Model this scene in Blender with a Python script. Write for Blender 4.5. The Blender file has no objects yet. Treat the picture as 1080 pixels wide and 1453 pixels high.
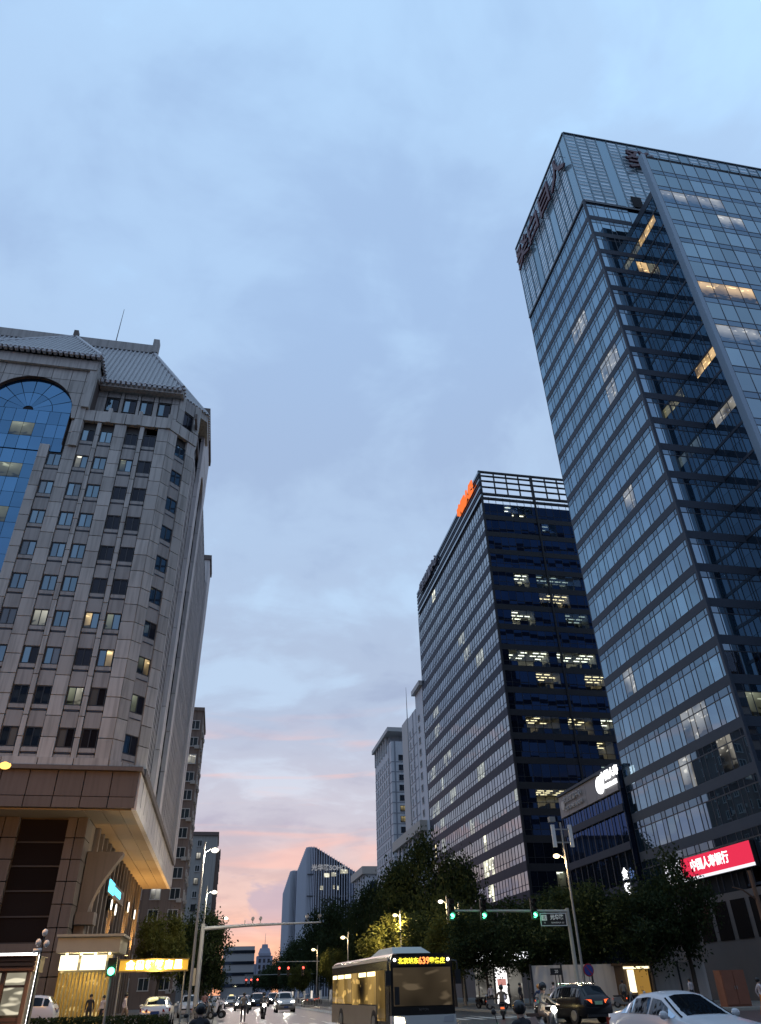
import bpy, bmesh, math, random
from mathutils import Vector, Matrix
R = math.radians
random.seed(7)
SC = bpy.context.scene
COL = SC.collection

# ---------------------------------------------------------------- camera
FPX, PITCH, ROLL, YAW = 1015.34, R(33.7506), R(-1.61405), R(11.7046)
cam_d = bpy.data.cameras.new('camera')
cam = bpy.data.objects.new('camera', cam_d); COL.objects.link(cam); SC.camera = cam
cam_d.sensor_fit = 'VERTICAL'; cam_d.sensor_height = 36.0
cam_d.lens = 36.0*FPX/1453.0
cam_d.clip_start = 0.1; cam_d.clip_end = 6000
_f = Vector((math.sin(YAW)*math.cos(PITCH), math.cos(YAW)*math.cos(PITCH), math.sin(PITCH)))
_r0 = Vector((math.cos(YAW), -math.sin(YAW), 0)); _u0 = _r0.cross(_f)
CR = math.cos(ROLL)*_r0 + math.sin(ROLL)*_u0
CU = -math.sin(ROLL)*_r0 + math.cos(ROLL)*_u0
CF = _f; CP = Vector((0, 0, 1.6))
m = Matrix((CR, CU, -CF)).transposed().to_4x4(); m.translation = CP
cam.matrix_world = m

def photo_px(p):
    d = Vector(p) - CP; z = d.dot(CF)
    if z < 0.5: return (-9999, -9999, 1)
    return (540+FPX*d.dot(CR)/z, 726.5-FPX*d.dot(CU)/z, z)

# ---------------------------------------------------------------- world: dusk sky under broken cloud
def lin(r, g, b):
    f = lambda c: (c/255/12.92) if c/255 <= .04045 else ((c/255+.055)/1.055)**2.4
    return (f(r), f(g), f(b), 1)

class NT:
    def __init__(s, tree): s.t = tree
    def n(s, kind, **kw):
        nd = s.t.nodes.new(kind)
        for k, v in kw.items():
            if k == 'i':
                for kk, vv in v.items():
                    if isinstance(vv, bpy.types.NodeSocket): s.t.links.new(vv, nd.inputs[kk])
                    else: nd.inputs[kk].default_value = vv
            else: setattr(nd, k, v)
        return nd
    def math(s, op, a, b=0.0, c=0.0, clamp=False):
        nd = s.n('ShaderNodeMath', operation=op, use_clamp=clamp)
        for k, v in enumerate((a, b, c)):
            if isinstance(v, bpy.types.NodeSocket): s.t.links.new(v, nd.inputs[k])
            else: nd.inputs[k].default_value = v
        return nd.outputs[0]
    def mix(s, f, a, b, mode='MIX'):
        nd = s.n('ShaderNodeMixRGB', blend_type=mode)
        for k, v in enumerate((f, a, b)):
            if isinstance(v, bpy.types.NodeSocket): s.t.links.new(v, nd.inputs[k])
            else: nd.inputs[k].default_value = v
        return nd.outputs[0]
    def ramp(s, f, stops, interp='EASE'):
        nd = s.n('ShaderNodeValToRGB'); cr = nd.color_ramp; cr.interpolation = interp
        while len(cr.elements) < len(stops): cr.elements.new(0.5)
        for e, (p, c) in zip(cr.elements, stops): e.position = p; e.color = c
        s.t.links.new(f, nd.inputs[0]); return nd.outputs[0]
    def sstep(s, v, a, b):
        nd = s.n('ShaderNodeMapRange', interpolation_type='SMOOTHSTEP', i={1: a, 2: b})
        s.t.links.new(v, nd.inputs[0]); return nd.outputs[0]

world = bpy.data.worlds.new('World'); SC.world = world; world.use_nodes = True
wt = world.node_tree; wt.nodes.clear(); W = NT(wt)
SUN_AZ = R(6.0)            # the afterglow stands over the end of the street
SUN_EL = R(0.8)
tc = W.n('ShaderNodeTexCoord').outputs['Generated']
sep = W.n('ShaderNodeSeparateXYZ', i={0: tc}); X, Y, Z = sep.outputs
Zc = W.math('MAXIMUM', Z, 0.0)
hor = W.math('SQRT', W.math('MAXIMUM', W.math('SUBTRACT', 1.0, W.math('MULTIPLY', Z, Z)), 0.0004))
dotv = W.math('DIVIDE', W.math('ADD', W.math('MULTIPLY', X, math.sin(SUN_AZ)), W.math('MULTIPLY', Y, math.cos(SUN_AZ))), hor)
west = W.sstep(dotv, -0.3, 0.95)
# cloud-deck colour by height above the horizon, afterglow side and opposite side
glow = W.ramp(Zc, [(0.0, lin(246, 172, 134)), (0.045, lin(232, 178, 156)), (0.10, lin(210, 184, 182)), (0.19, lin(184, 186, 202)),
                   (0.34, lin(165, 182, 208)), (0.56, lin(166, 189, 219)), (0.80, lin(166, 195, 229)), (1.0, lin(172, 206, 240))])
east = W.ramp(Zc, [(0.0, lin(112, 122, 146)), (0.12, lin(126, 140, 170)), (0.36, lin(150, 166, 196)), (0.60, lin(162, 186, 220)), (1.0, lin(172, 206, 240))])
base = W.mix(west, east, glow)
# cloud deck seen in perspective
den = W.math('ADD', Zc, 0.16)
cv = W.n('ShaderNodeCombineXYZ', i={0: W.math('DIVIDE', X, den), 1: W.math('DIVIDE', Y, den), 2: 0.3}).outputs[0]
n1 = W.n('ShaderNodeTexNoise', i={'Vector': cv, 'Scale': 1.5, 'Detail': 6.0, 'Roughness': 0.55, 'Distortion': 0.6}).outputs[0]
n2 = W.n('ShaderNodeTexNoise', i={'Vector': cv, 'Scale': 4.2, 'Detail': 5.0, 'Roughness': 0.55, 'Distortion': 0.4}).outputs[0]
cl = W.math('ADD', W.math('MULTIPLY', n1, 0.68), W.math('MULTIPLY', n2, 0.32))
dark = W.sstep(cl, 0.49, 0.60)
lite = W.sstep(cl, 0.49, 0.38)
c1 = W.mix(W.math('MULTIPLY', dark, 0.8), base, W.mix(1.0, base, (0.82, 0.82, 0.87, 1), 'MULTIPLY'))
c2 = W.mix(W.math('MULTIPLY', lite, 1.0), c1, W.mix(1.0, c1, (1.14, 1.20, 1.18, 1), 'MULTIPLY'))
# long pink streaks and small dark clouds low over the afterglow
sv = W.n('ShaderNodeCombineXYZ', i={0: W.math('MULTIPLY', X, 3.2), 1: W.math('MULTIPLY', Y, 1.0), 2: W.math('MULTIPLY', Z, 26.0)}).outputs[0]
n3 = W.n('ShaderNodeTexNoise', i={'Vector': sv, 'Scale': 1.25, 'Detail': 4.0, 'Roughness': 0.5, 'Distortion': 0.5}).outputs[0]
band = W.math('MULTIPLY', W.sstep(Zc, 0.06, 0.14), W.sstep(Zc, 0.34, 0.22))
pk = W.math('MULTIPLY', W.math('MULTIPLY', W.sstep(n3, 0.52, 0.68), band), W.sstep(dotv, 0.35, 0.95))
c3 = W.mix(W.math('MULTIPLY', pk, 0.62), c2, lin(232, 184, 176))
bv = W.n('ShaderNodeCombineXYZ', i={0: W.math('MULTIPLY', X, 7.0), 1: Y, 2: W.math('MULTIPLY', Z, 15.0)}).outputs[0]
n4 = W.n('ShaderNodeTexNoise', i={'Vector': bv, 'Scale': 1.1, 'Detail': 5.0, 'Roughness': 0.55, 'Distortion': 0.3}).outputs[0]
low = W.math('MULTIPLY', W.sstep(Zc, 0.035, 0.09), W.sstep(Zc, 0.21, 0.15))
bl = W.math('MULTIPLY', W.sstep(n4, 0.50, 0.58), low)
c4 = W.mix(W.math('MULTIPLY', bl, 0.72), c3, lin(160, 158, 184))
sky = W.n('ShaderNodeTexSky', sky_type='NISHITA', sun_disc=False, sun_elevation=SUN_EL, sun_rotation=SUN_AZ, altitude=50, dust_density=2.0)
skyc = W.mix(1.0, sky.outputs[0], (0.08, 0.08, 0.08, 1), 'MULTIPLY')
fin = W.mix(0.12, c4, skyc)
bg = W.n('ShaderNodeBackground', i={0: fin, 1: 1.32})
wo = W.n('ShaderNodeOutputWorld', i={0: bg.outputs[0]})

sun_d = bpy.data.lights.new('sun', 'SUN'); sun = bpy.data.objects.new('sun', sun_d); COL.objects.link(sun)
sun_d.energy = 0.25; sun_d.angle = R(25); sun_d.color = (1.0, 0.72, 0.55)
sdir = Vector((math.sin(SUN_AZ)*math.cos(R(5)), math.cos(SUN_AZ)*math.cos(R(5)), math.sin(R(5))))
sun.rotation_euler = (-sdir).to_track_quat('-Z', 'Y').to_euler()

SC.view_settings.view_transform = 'Standard'; SC.view_settings.look = 'None'
SC.view_settings.exposure = 0.0; SC.view_settings.gamma = 1.0
SC.render.engine = 'CYCLES'
cy = SC.cycles
cy.max_bounces = 6; cy.diffuse_bounces = 3; cy.glossy_bounces = 4; cy.transmission_bounces = 4; cy.transparent_max_bounces = 8
cy.caustics_reflective = False; cy.caustics_refractive = False
cy.use_denoising = True
cy.sample_clamp_indirect = 4.0

# ---------------------------------------------------------------- materials
MATS = {}
def mat(name, col=(.5, .5, .5), rough=.6, metal=0.0, var=0.0, vscale=1.0, emit=None, es=0.0, ior=1.5, bump=0.0, bscale=20.0, rndv=0.0, streak=0.0):
    """Principled surface; var = noise variation of the colour, rndv = piece-to-piece variation, streak = rain streaks."""
    if name in MATS: return MATS[name]
    M = bpy.data.materials.new(name); M.use_nodes = True; T = NT(M.node_tree)
    P = M.node_tree.nodes['Principled BSDF']
    P.inputs['Base Color'].default_value = (*col, 1); P.inputs['Roughness'].default_value = rough
    P.inputs['Metallic'].default_value = metal; P.inputs['IOR'].default_value = ior
    c = None
    if var or bump or streak:
        geo = T.n('ShaderNodeNewGeometry').outputs['Position']
        ns = T.n('ShaderNodeTexNoise', i={'Vector': geo, 'Scale': vscale, 'Detail': 5.0, 'Roughness': .6}).outputs[0]
        v = T.math('MULTIPLY_ADD', ns, 2*var, 1-var)
        if streak:
            mp = T.n('ShaderNodeMapping', i={0: geo, 3: (2.2, 2.2, .14)}).outputs[0]
            n2_ = T.n('ShaderNodeTexNoise', i={'Vector': mp, 'Scale': 1.6, 'Detail': 4.0}).outputs[0]
            v = T.math('MULTIPLY', v, T.math('MULTIPLY_ADD', T.sstep(n2_, .42, .7), -streak, 1.0))
        c = T.mix(1.0, (*col, 1), T.n('ShaderNodeCombineColor', i={0: v, 1: v, 2: v}).outputs[0], 'MULTIPLY')
    if rndv:
        oi = T.n('ShaderNodeObjectInfo').outputs['Random']
        v = T.math('MULTIPLY_ADD', oi, 2*rndv, 1-rndv)
        c = T.mix(1.0, c if c is not None else (*col, 1), T.n('ShaderNodeCombineColor', i={0: v, 1: v, 2: v}).outputs[0], 'MULTIPLY')
    if c is not None: M.node_tree.links.new(c, P.inputs['Base Color'])
    if bump:
        nb = T.n('ShaderNodeTexNoise', i={'Vector': geo, 'Scale': bscale, 'Detail': 4.0}).outputs[0]
        bn = T.n('ShaderNodeBump', i={'Strength': bump, 'Distance': .05, 'Height': nb})
        M.node_tree.links.new(bn.outputs[0], P.inputs['Normal'])
    if emit:
        P.inputs['Emission Color'].default_value = (*emit, 1); P.inputs['Emission Strength'].default_value = es
    MATS[name] = M; return M

def glass(name, tint, base, ior, rough=.02, wob=0.0):
    """Coated curtain-wall glass: dark body, tinted Fresnel mirror, slightly uneven panes."""
    if name in MATS: return MATS[name]
    M = bpy.data.materials.new(name); M.use_nodes = True; t = M.node_tree; t.nodes.clear(); T = NT(t)
    nrm = None
    if wob:
        geo = T.n('ShaderNodeNewGeometry').outputs['Position']
        nb = T.n('ShaderNodeTexNoise', i={'Vector': geo, 'Scale': .13, 'Detail': 1.0}).outputs[0]
        nrm = T.n('ShaderNodeBump', i={'Strength': wob, 'Distance': .3, 'Height': nb}).outputs[0]
    oi = T.math('FRACT', T.math('ADD', T.n('ShaderNodeObjectInfo').outputs['Random'], T.n('ShaderNodeNewGeometry').outputs['Random Per Island']))
    v = T.math('MULTIPLY_ADD', oi, .5, .75)
    v2 = T.math('MULTIPLY_ADD', oi, .26, .80)
    tc_ = T.mix(1.0, (*tint, 1), T.n('ShaderNodeCombineColor', i={0: v2, 1: v2, 2: v2}).outputs[0], 'MULTIPLY')
    bc = T.mix(1.0, (*base, 1), T.n('ShaderNodeCombineColor', i={0: v, 1: v, 2: v}).outputs[0], 'MULTIPLY')
    d = T.n('ShaderNodeBsdfDiffuse', i={0: bc})
    g = T.n('ShaderNodeBsdfGlossy', i={0: tc_, 1: rough})
    fr = T.n('ShaderNodeFresnel', i={0: ior})
    if nrm is not None:
        t.links.new(nrm, g.inputs['Normal']); t.links.new(nrm, fr.inputs['Normal'])
    mx = T.n('ShaderNodeMixShader', i={0: fr.outputs[0], 1: d.outputs[0], 2: g.outputs[0]})
    T.n('ShaderNodeOutputMaterial', i={0: mx.outputs[0]})
    MATS[name] = M; return M

def lit_glass(name, col, es, tint=(.7, .85, 1), ior=1.7, kind='office'):
    """A self-glowing window: ceiling lamps and sill clutter drawn into its emission, glass in front."""
    if name in MATS: return MATS[name]
    M = bpy.data.materials.new(name); M.use_nodes = True; t = M.node_tree; t.nodes.clear(); T = NT(t)
    ob = T.n('ShaderNodeTexCoord').outputs['Object']
    sp = T.n('ShaderNodeSeparateXYZ', i={0: ob})
    geo = T.n('ShaderNodeNewGeometry').outputs['Position']
    oi = T.n('ShaderNodeObjectInfo').outputs['Random']
    n = T.n('ShaderNodeTexNoise', i={'Vector': geo, 'Scale': .45, 'Detail': 1.5, 'Roughness': .5}).outputs[0]
    mp = T.n('ShaderNodeMapping', i={0: geo, 3: (1.0, 1.0, 2.6)}).outputs[0]
    n_f = T.n('ShaderNodeTexNoise', i={'Vector': mp, 'Scale': 1.1, 'Detail': 1.0}).outputs[0]
    top = T.sstep(sp.outputs[2], -.9, 1.2)
    lamp = T.math('MULTIPLY', T.sstep(n_f, .60, .70), T.sstep(sp.outputs[2], .2, .6))  # lamp spots are painted into the glow, no lamps stand behind
    clut = T.sstep(T.math('ADD', n_f, T.math('MULTIPLY', sp.outputs[2], .30)), .18, .36)
    e = T.math('MULTIPLY', T.math('MULTIPLY', T.sstep(n, .22, .66), T.math('MULTIPLY_ADD', top, .8, .25)), T.math('MULTIPLY_ADD', clut, .9, .1))
    e = T.math('ADD', T.math('MULTIPLY', e, T.math('MULTIPLY_ADD', oi, 1.0, .35)), T.math('MULTIPLY', lamp, 1.2))
    em = T.n('ShaderNodeEmission', i={0: (*col, 1), 1: T.math('MULTIPLY', e, es)})
    g = T.n('ShaderNodeBsdfGlossy', i={0: (*tint, 1), 1: .03})
    fr = T.n('ShaderNodeFresnel', i={0: ior})
    mx = T.n('ShaderNodeMixShader', i={0: fr.outputs[0], 1: em.outputs[0], 2: g.outputs[0]})
    T.n('ShaderNodeOutputMaterial', i={0: mx.outputs[0]})
    MATS[name] = M; return M

def lamp_mat(name, col, es):
    if name in MATS: return MATS[name]
    M = bpy.data.materials.new(name); M.use_nodes = True; t = M.node_tree; t.nodes.clear(); T = NT(t)
    em = T.n('ShaderNodeEmission', i={0: (*col, 1), 1: es})
    T.n('ShaderNodeOutputMaterial', i={0: em.outputs[0]})
    MATS[name] = M; return M

def clear_glass(name, tint, ior, absorb=(.8, .85, .9)):
    if name in MATS: return MATS[name]
    M = bpy.data.materials.new(name); M.use_nodes = True; t = M.node_tree; t.nodes.clear(); T = NT(t)
    tr = T.n('ShaderNodeBsdfTransparent', i={0: (*absorb, 1)}); g = T.n('ShaderNodeBsdfGlossy', i={0: (*tint, 1), 1: .02})
    fr = T.n('ShaderNodeFresnel', i={0: ior})
    mx = T.n('ShaderNodeMixShader', i={0: fr.outputs[0], 1: tr.outputs[0], 2: g.outputs[0]})
    T.n('ShaderNodeOutputMaterial', i={0: mx.outputs[0]}); MATS[name] = M; return M

# ---------------------------------------------------------------- mesh helpers
class MB:
    def __init__(s): s.v = []; s.f = []
    def quad(s, a, b, c, d):
        k = len(s.v); s.v += [tuple(a), tuple(b), tuple(c), tuple(d)]; s.f.append((k, k+1, k+2, k+3)); return s
    def poly(s, pts):
        k = len(s.v); s.v += [tuple(p) for p in pts]; s.f.append(tuple(range(k, k+len(pts)))); return s
    def hexa(s, p):          # p: 8 points, bottom ring then top ring, both counter-clockwise from above
        k = len(s.v); s.v += [tuple(q) for q in p]
        s.f += [(k+3, k+2, k+1, k), (k+4, k+5, k+6, k+7), (k, k+1, k+5, k+4), (k+1, k+2, k+6, k+5), (k+2, k+3, k+7, k+6), (k+3, k, k+4, k+7)]
        return s
    def box(s, x0, x1, y0, y1, z0, z1):
        return s.hexa([(x0, y0, z0), (x1, y0, z0), (x1, y1, z0), (x0, y1, z0), (x0, y0, z1), (x1, y0, z1), (x1, y1, z1), (x0, y1, z1)])
    def tube(s, p0, p1, r0, r1=None, n=8, cap=True):
        r1 = r0 if r1 is None else r1
        p0 = Vector(p0); p1 = Vector(p1); d = (p1-p0).normalized()
        a = d.orthogonal().normalized(); b = d.cross(a)
        k = len(s.v)
        for p, r in ((p0, r0), (p1, r1)):
            for i in range(n):
                t = 2*math.pi*i/n; s.v.append(tuple(p+a*math.cos(t)*r+b*math.sin(t)*r))
        for i in range(n): j = (i+1) % n; s.f.append((k+i, k+j, k+n+j, k+n+i))
        if cap: s.f.append(tuple(k+n-1-i for i in range(n))); s.f.append(tuple(k+n+i for i in range(n)))
        return s
    def path(s, pts, rs, n=8):
        for i in range(len(pts)-1):
            a = rs[i] if isinstance(rs, (list, tuple)) else rs; b = rs[i+1] if isinstance(rs, (list, tuple)) else rs
            s.tube(pts[i], pts[i+1], a, b, n)
        return s
    def prism(s, pts, h, axis='z'):     # extrude a 2-D outline (ccw) from h[0] to h[1]
        g = {'z': lambda p, t: (p[0], p[1], t), 'y': lambda p, t: (p[0], t, p[1]), 'x': lambda p, t: (t, p[0], p[1])}[axis]
        n = len(pts); k = len(s.v)
        s.v += [g(p, h[0]) for p in pts] + [g(p, h[1]) for p in pts]
        s.f.append(tuple(k+n-1-i for i in range(n))); s.f.append(tuple(k+n+i for i in range(n)))
        for i in range(n): j = (i+1) % n; s.f.append((k+i, k+j, k+n+j, k+n+i))
        return s
    def ball(s, c, r, nu=10, nv=6, sc=(1, 1, 1)):
        k = len(s.v); c = Vector(c)
        for j in range(nv+1):
            t = math.pi*j/nv
            for i in range(nu):
                a = 2*math.pi*i/nu
                s.v.append((c.x+r*sc[0]*math.sin(t)*math.cos(a), c.y+r*sc[1]*math.sin(t)*math.sin(a), c.z+r*sc[2]*math.cos(t)))
        for j in range(nv):
            for i in range(nu):
                a = k+j*nu+i; b = k+j*nu+(i+1) % nu
                s.f.append((a, a+nu, b+nu, b))
        return s
    def mesh(s, name, material=None, org=(0, 0, 0), smooth=False, fix=True):
        me = bpy.data.meshes.new(name)
        me.from_pydata([(x-org[0], y-org[1], z-org[2]) for x, y, z in s.v], [], s.f)
        if fix:
            bm = bmesh.new(); bm.from_mesh(me)
            bmesh.ops.remove_doubles(bm, verts=bm.verts, dist=1e-5) if smooth else None
            bmesh.ops.recalc_face_normals(bm, faces=bm.faces); bm.to_mesh(me); bm.free()
        if material: me.materials.append(material)
        if smooth:
            for p in me.polygons: p.use_smooth = True
        me.update(); return me
    def build(s, name, material, parent=None, org=None, smooth=False, fix=True):
        if org is None:
            org = Vector((0, 0, 0)); q = parent
            while q is not None:
                org = org+q.location
                if q.get('local'): org = Vector((0, 0, 0)); break
                q = q.parent
        return link(name, s.mesh(name, material, org, smooth, fix), parent)

def link(name, me, parent=None, loc=None, rot=None, scale=None):
    o = bpy.data.objects.new(name, me); COL.objects.link(o)
    if parent is not None: o.parent = parent
    if loc is not None: o.location = loc
    if rot is not None: o.rotation_euler = rot
    if scale is not None: o.scale = scale
    return o

def tag(o, label, cat, group=None):
    o['label'] = label; o['category'] = cat
    if group: o['group'] = group
    return o
def thing(name, loc, label, cat, group=None, rz=0.0, local=False):
    """Empty at the base; children are given in world metres, or in the thing's own frame when local."""
    o = bpy.data.objects.new(name, None); COL.objects.link(o); o.location = loc; o.rotation_euler = (0, 0, rz)
    o.empty_display_size = .5
    if local: o['local'] = 1
    return tag(o, label, cat, group)
def structure(o): o['kind'] = 'structure'; return o
def stuff(o): o['kind'] = 'stuff'; return o
def copy_tree(o, parent=None):
    c = o.copy(); COL.objects.link(c)
    if parent is not None: c.parent = parent
    for ch in list(o.children): copy_tree(ch, c)
    return c

def text_mesh(body, size, material, depth=.0, align='CENTER', bold=0.0):
    c = bpy.data.curves.new('lettering', 'FONT'); c.body = body; c.size = size; c.extrude = depth; c.offset = bold
    c.align_x = align; c.align_y = 'CENTER'; c.resolution_u = 2
    o = bpy.data.objects.new('lettering', c); COL.objects.link(o)
    dg = bpy.context.evaluated_depsgraph_get(); dg.update()
    me = bpy.data.meshes.new_from_object(o.evaluated_get(dg))
    bpy.data.objects.remove(o); bpy.data.curves.remove(c)
    me.materials.clear(); me.materials.append(material); return me
# text facing -Y (towards the camera) / facing -X (towards the street) / facing +X
ROT_S = (R(90), 0, 0); ROT_W = (R(90), 0, R(-90)); ROT_E = (R(90), 0, R(90))

class Wall:
    """A facade frame: o = lower start corner, u = along the wall, n = outward normal (u x z)."""
    def __init__(s, o, u):
        s.o = Vector(o); s.u = Vector((u[0], u[1], 0)).normalized(); s.n = s.u.cross(Vector((0, 0, 1))); s.rz = math.atan2(s.u.y, s.u.x)
    def p(s, u, z, d=0.0): return s.o + s.u*u + s.n*d + Vector((0, 0, z))
    def box(s, mb, u0, u1, z0, z1, d0, d1):
        q = [s.p(u0, z0, d1), s.p(u1, z0, d1), s.p(u1, z0, d0), s.p(u0, z0, d0)]
        mb.hexa(q+[v+Vector((0, 0, z1-z0)) for v in q]); return mb

_pm = {}
def pane_mesh(w, h, material, name='pane', t=.03):
    k = (round(w, 2), round(h, 2), material.name, name, t)
    if k not in _pm:
        b = MB().box(-w/2, w/2, 0, t, -h/2, h/2)
        _pm[k] = b.mesh(name, material)
    return _pm[k]

class Panes:
    """Collects the panes of one building; the largest in the picture become parts, the rest one joined part."""
    def __init__(s, root): s.root = root; s.l = []
    def add(s, wall, u0, u1, z0, z1, material, d=0.0, jit=.0045):
        c = wall.p((u0+u1)/2, (z0+z1)/2, d); x, y, zc = photo_px(c)
        area = (u1-u0)*(z1-z0)*(FPX/zc)**2 if (-20 < x < 1100 and -20 < y < 1473) else 0.0
        vis = abs((c-CP).normalized().dot(wall.n)) if (CP-c).dot(wall.n) > 0 else 0
        s.l.append((area*vis, c, wall, u1-u0, z1-z0, material, random.gauss(0, jit), random.gauss(0, jit)))
    def finish(s, most=300, joined='panes'):
        s.l.sort(key=lambda t: -t[0])
        rest = {}
        for i, (a, c, w, W_, H_, M, j1, j2) in enumerate(s.l):
            if i < most:
                link('pane', pane_mesh(W_, H_, M), s.root, c-s.root.location, (j1, 0, w.rz+j2))
            else:
                me = rest.setdefault(M.name, (M, MB()))[1]
                mt = Matrix.Translation(c) @ Matrix.Rotation(w.rz+j2, 4, 'Z') @ Matrix.Rotation(j1, 4, 'X')
                q = [mt @ Vector((x_, 0, z_)) for x_, z_ in ((-W_/2, -H_/2), (W_/2, -H_/2), (W_/2, H_/2), (-W_/2, H_/2))]
                me.quad(*q)
        if rest:
            # one joined part with a slot per glass
            big = MB(); idx = []; ms = []
            for M, mb in rest.values():
                k = len(big.v); big.v += mb.v; big.f += [tuple(i+k for i in f) for f in mb.f]; idx += [len(ms)]*len(mb.f); ms.append(M)
            me = big.mesh('glazing', None, s.root.location, fix=False)
            for M in ms: me.materials.append(M)
            me.polygons.foreach_set('material_index', idx)
            stuff(link('glazing', me, s.root))

def room(wall, root, u0, u1, z0, z1, lampcol, power, depth=5.0, seed=0, blind=False):
    """A lit office behind clear glass: walls, ceiling with lamp strips, desks and cupboards by the window."""
    rn = random.Random(seed); b = MB(); P = wall.p; e = .02
    c = [P(u0+e, z0, -.12), P(u1-e, z0, -.12), P(u1-e, z0, -depth), P(u0+e, z0, -depth)]; H = Vector((0, 0, z1-z0))
    t = [q+H for q in c]
    b.quad(*c); b.quad(*t); b.quad(c[2], c[3], t[3], t[2]); b.quad(c[1], c[2], t[2], t[1]); b.quad(c[3], c[0], t[0], t[3])
    r = b.build('room', mat('room_wall', (.62, .60, .54), .8), root, fix=False)
    lm = lamp_mat('room_lamp_%s' % '_'.join('%d' % (v*100) for v in lampcol), lampcol, 1.0)
    L = bpy.data.materials.get('room_lamp_%d_%d' % (int(lampcol[2]*100), int(power*10)))
    if L is None:
        L = lamp_mat('room_lamp_%d_%d' % (int(lampcol[2]*100), int(power*10)), lampcol, power)
    lb = MB(); u = u0+rn.uniform(.3, .8)
    while u < u1-.5:
        for d in (.9, 2.2, 3.5):
            if rn.random() < .85: wall.box(lb, u, u+1.1, z1-.09, z1-.05, -d-.16, -d)
        u += rn.choice((1.5, 1.5, 2.2))
    if lb.v: lb.build('ceiling_lamp', L, r, org=root.location)
    fb = MB(); u = u0+.1
    while u < u1-.4:
        w = rn.uniform(.3, 1.1); h = rn.choice((.35, .7, .75, .8, 1.0, 1.25))
        if rn.random() < .7: wall.box(fb, u, min(u+w, u1-.1), z0+.01, z0+h, -.9-rn.random()*.6, -.25)
        u += w+rn.uniform(.05, .5)
    if fb.v: fb.build('furniture', mat('office_furniture', (.09, .085, .075), .8), r, org=root.location)
    return r
# ---------------------------------------------------------------- ground, roads, pavements
asphalt = mat('asphalt', (.045, .044, .043), .38, var=.25, vscale=.6, bump=.25, bscale=30)
paving = mat('paving', (.16, .15, .135), .75, var=.18, vscale=.9, bump=.2, bscale=12)
kerbst = mat('kerb_stone', (.32, .30, .26), .8, var=.15, vscale=2)
roadpaint = mat('road_paint', (.55, .54, .50), .6, var=.25, vscale=3)
structure(MB().box(-3000, 3000, -3000, 3000, -.6, -.05).build('ground', mat('earth', (.09, .09, .085), .9, var=.2, vscale=.05)))
road = structure(MB().box(.2, 20.6, -80, 900, -.05, 0).build('road', asphalt))
structure(MB().box(-300, .2, 4, 50, -.05, .0).build('road', asphalt)); structure(MB().box(20.6, 300, 4, 50, -.05, .0).build('road', asphalt))
structure(MB().box(-300, -.0, 50.2, 900, -.05, .14).build('pavement', paving))
structure(MB().box(20.8, 300, 50.2, 900, -.05, .14).build('pavement', paving))
structure(MB().box(-300, -.0, -80, 3.8, -.05, .14).build('pavement', paving)); structure(MB().box(20.8, 300, -80, 3.8, -.05, .14).build('pavement', paving))
for a in ((0, .2, 50.2, 900), (20.6, 20.8, 50.2, 900), (-300, .2, 50, 50.2), (20.6, 300, 50, 50.2), (0, .2, -80, 3.8), (20.6, 20.8, -80, 3.8)):
    structure(MB().box(*a, -.05, .15).build('kerb', kerbst))
me_d = MB().box(-.07, .07, -1.5, 1.5, 0, .004).mesh('lane_marking', roadpaint)
for x in (3.6, 7.0, 13.8, 17.2):
    for k in range(22): link('lane_marking', me_d, road, (x, 56+k*7, .004))
me_d = MB().box(-.2, .2, -2.0, 2.0, 0, .004).mesh('lane_marking', roadpaint)
for k in range(20): link('crossing_stripe', me_d, road, (1.0+k*1.0, 52.6, .004))
# ---------------------------------------------------------------- the stone office building on the left corner
stone = mat('stone_cladding', (.51, .49, .46), .7, var=.13, vscale=.5, rndv=.15, streak=.3)
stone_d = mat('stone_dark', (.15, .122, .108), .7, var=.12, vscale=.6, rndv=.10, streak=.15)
stone_s = mat('stone_spandrel', (.40, .385, .37), .75, var=.1, vscale=.6, rndv=.06, streak=.25)
joint = mat('joint', (.10, .095, .09), .9)
fin_m = mat('fin_panel', (.66, .62, .61), .6, var=.08, vscale=.4, rndv=.06, streak=.2)
frame_d = mat('dark_frame', (.035, .037, .045), .45)
void_m = mat('interior_dark', (.015, .016, .02), .9)
g_win = glass('window_glass', (.62, .84, 1.0), (.012, .02, .034), 3.0, .02, .05)
g_arch = glass('arch_glass', (.30, .62, 1.0), (.010, .035, .075), 3.4, .02, .04)
g_dark = glass('podium_glass', (.6, .6, .65), (.022, .017, .016), 1.45, .06)
lit_w = lit_glass('lit_cool', (1.0, .97, .78), 1.15)
lit_y = lit_glass('lit_warm', (1.0, .72, .34), 1.25)
lit_d = lit_glass('lit_dim', (.80, .86, .62), .35)
tile_m = mat('roof_tile', (.40, .405, .42), .55, var=.12, vscale=.6)
tile_w = mat('tile_end', (.50, .50, .52), .5, var=.1)

LB = thing('office_building', (-20, 70, 0), 'grey stone office building with tiled hip roofs and a tall blue arched window', 'building')
core = MB().box(-40, -9.95, 60.45, 107, 13.4, 52).box(-40, -7.9, 64.5, 107, 16, 58)
core.prism([(-9.95, 60.45), (-7.9, 62.5), (-7.9, 66), (-12, 66), (-12, 60.45)], (16.2, 51.6))
core.build('core', joint, LB)
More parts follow.
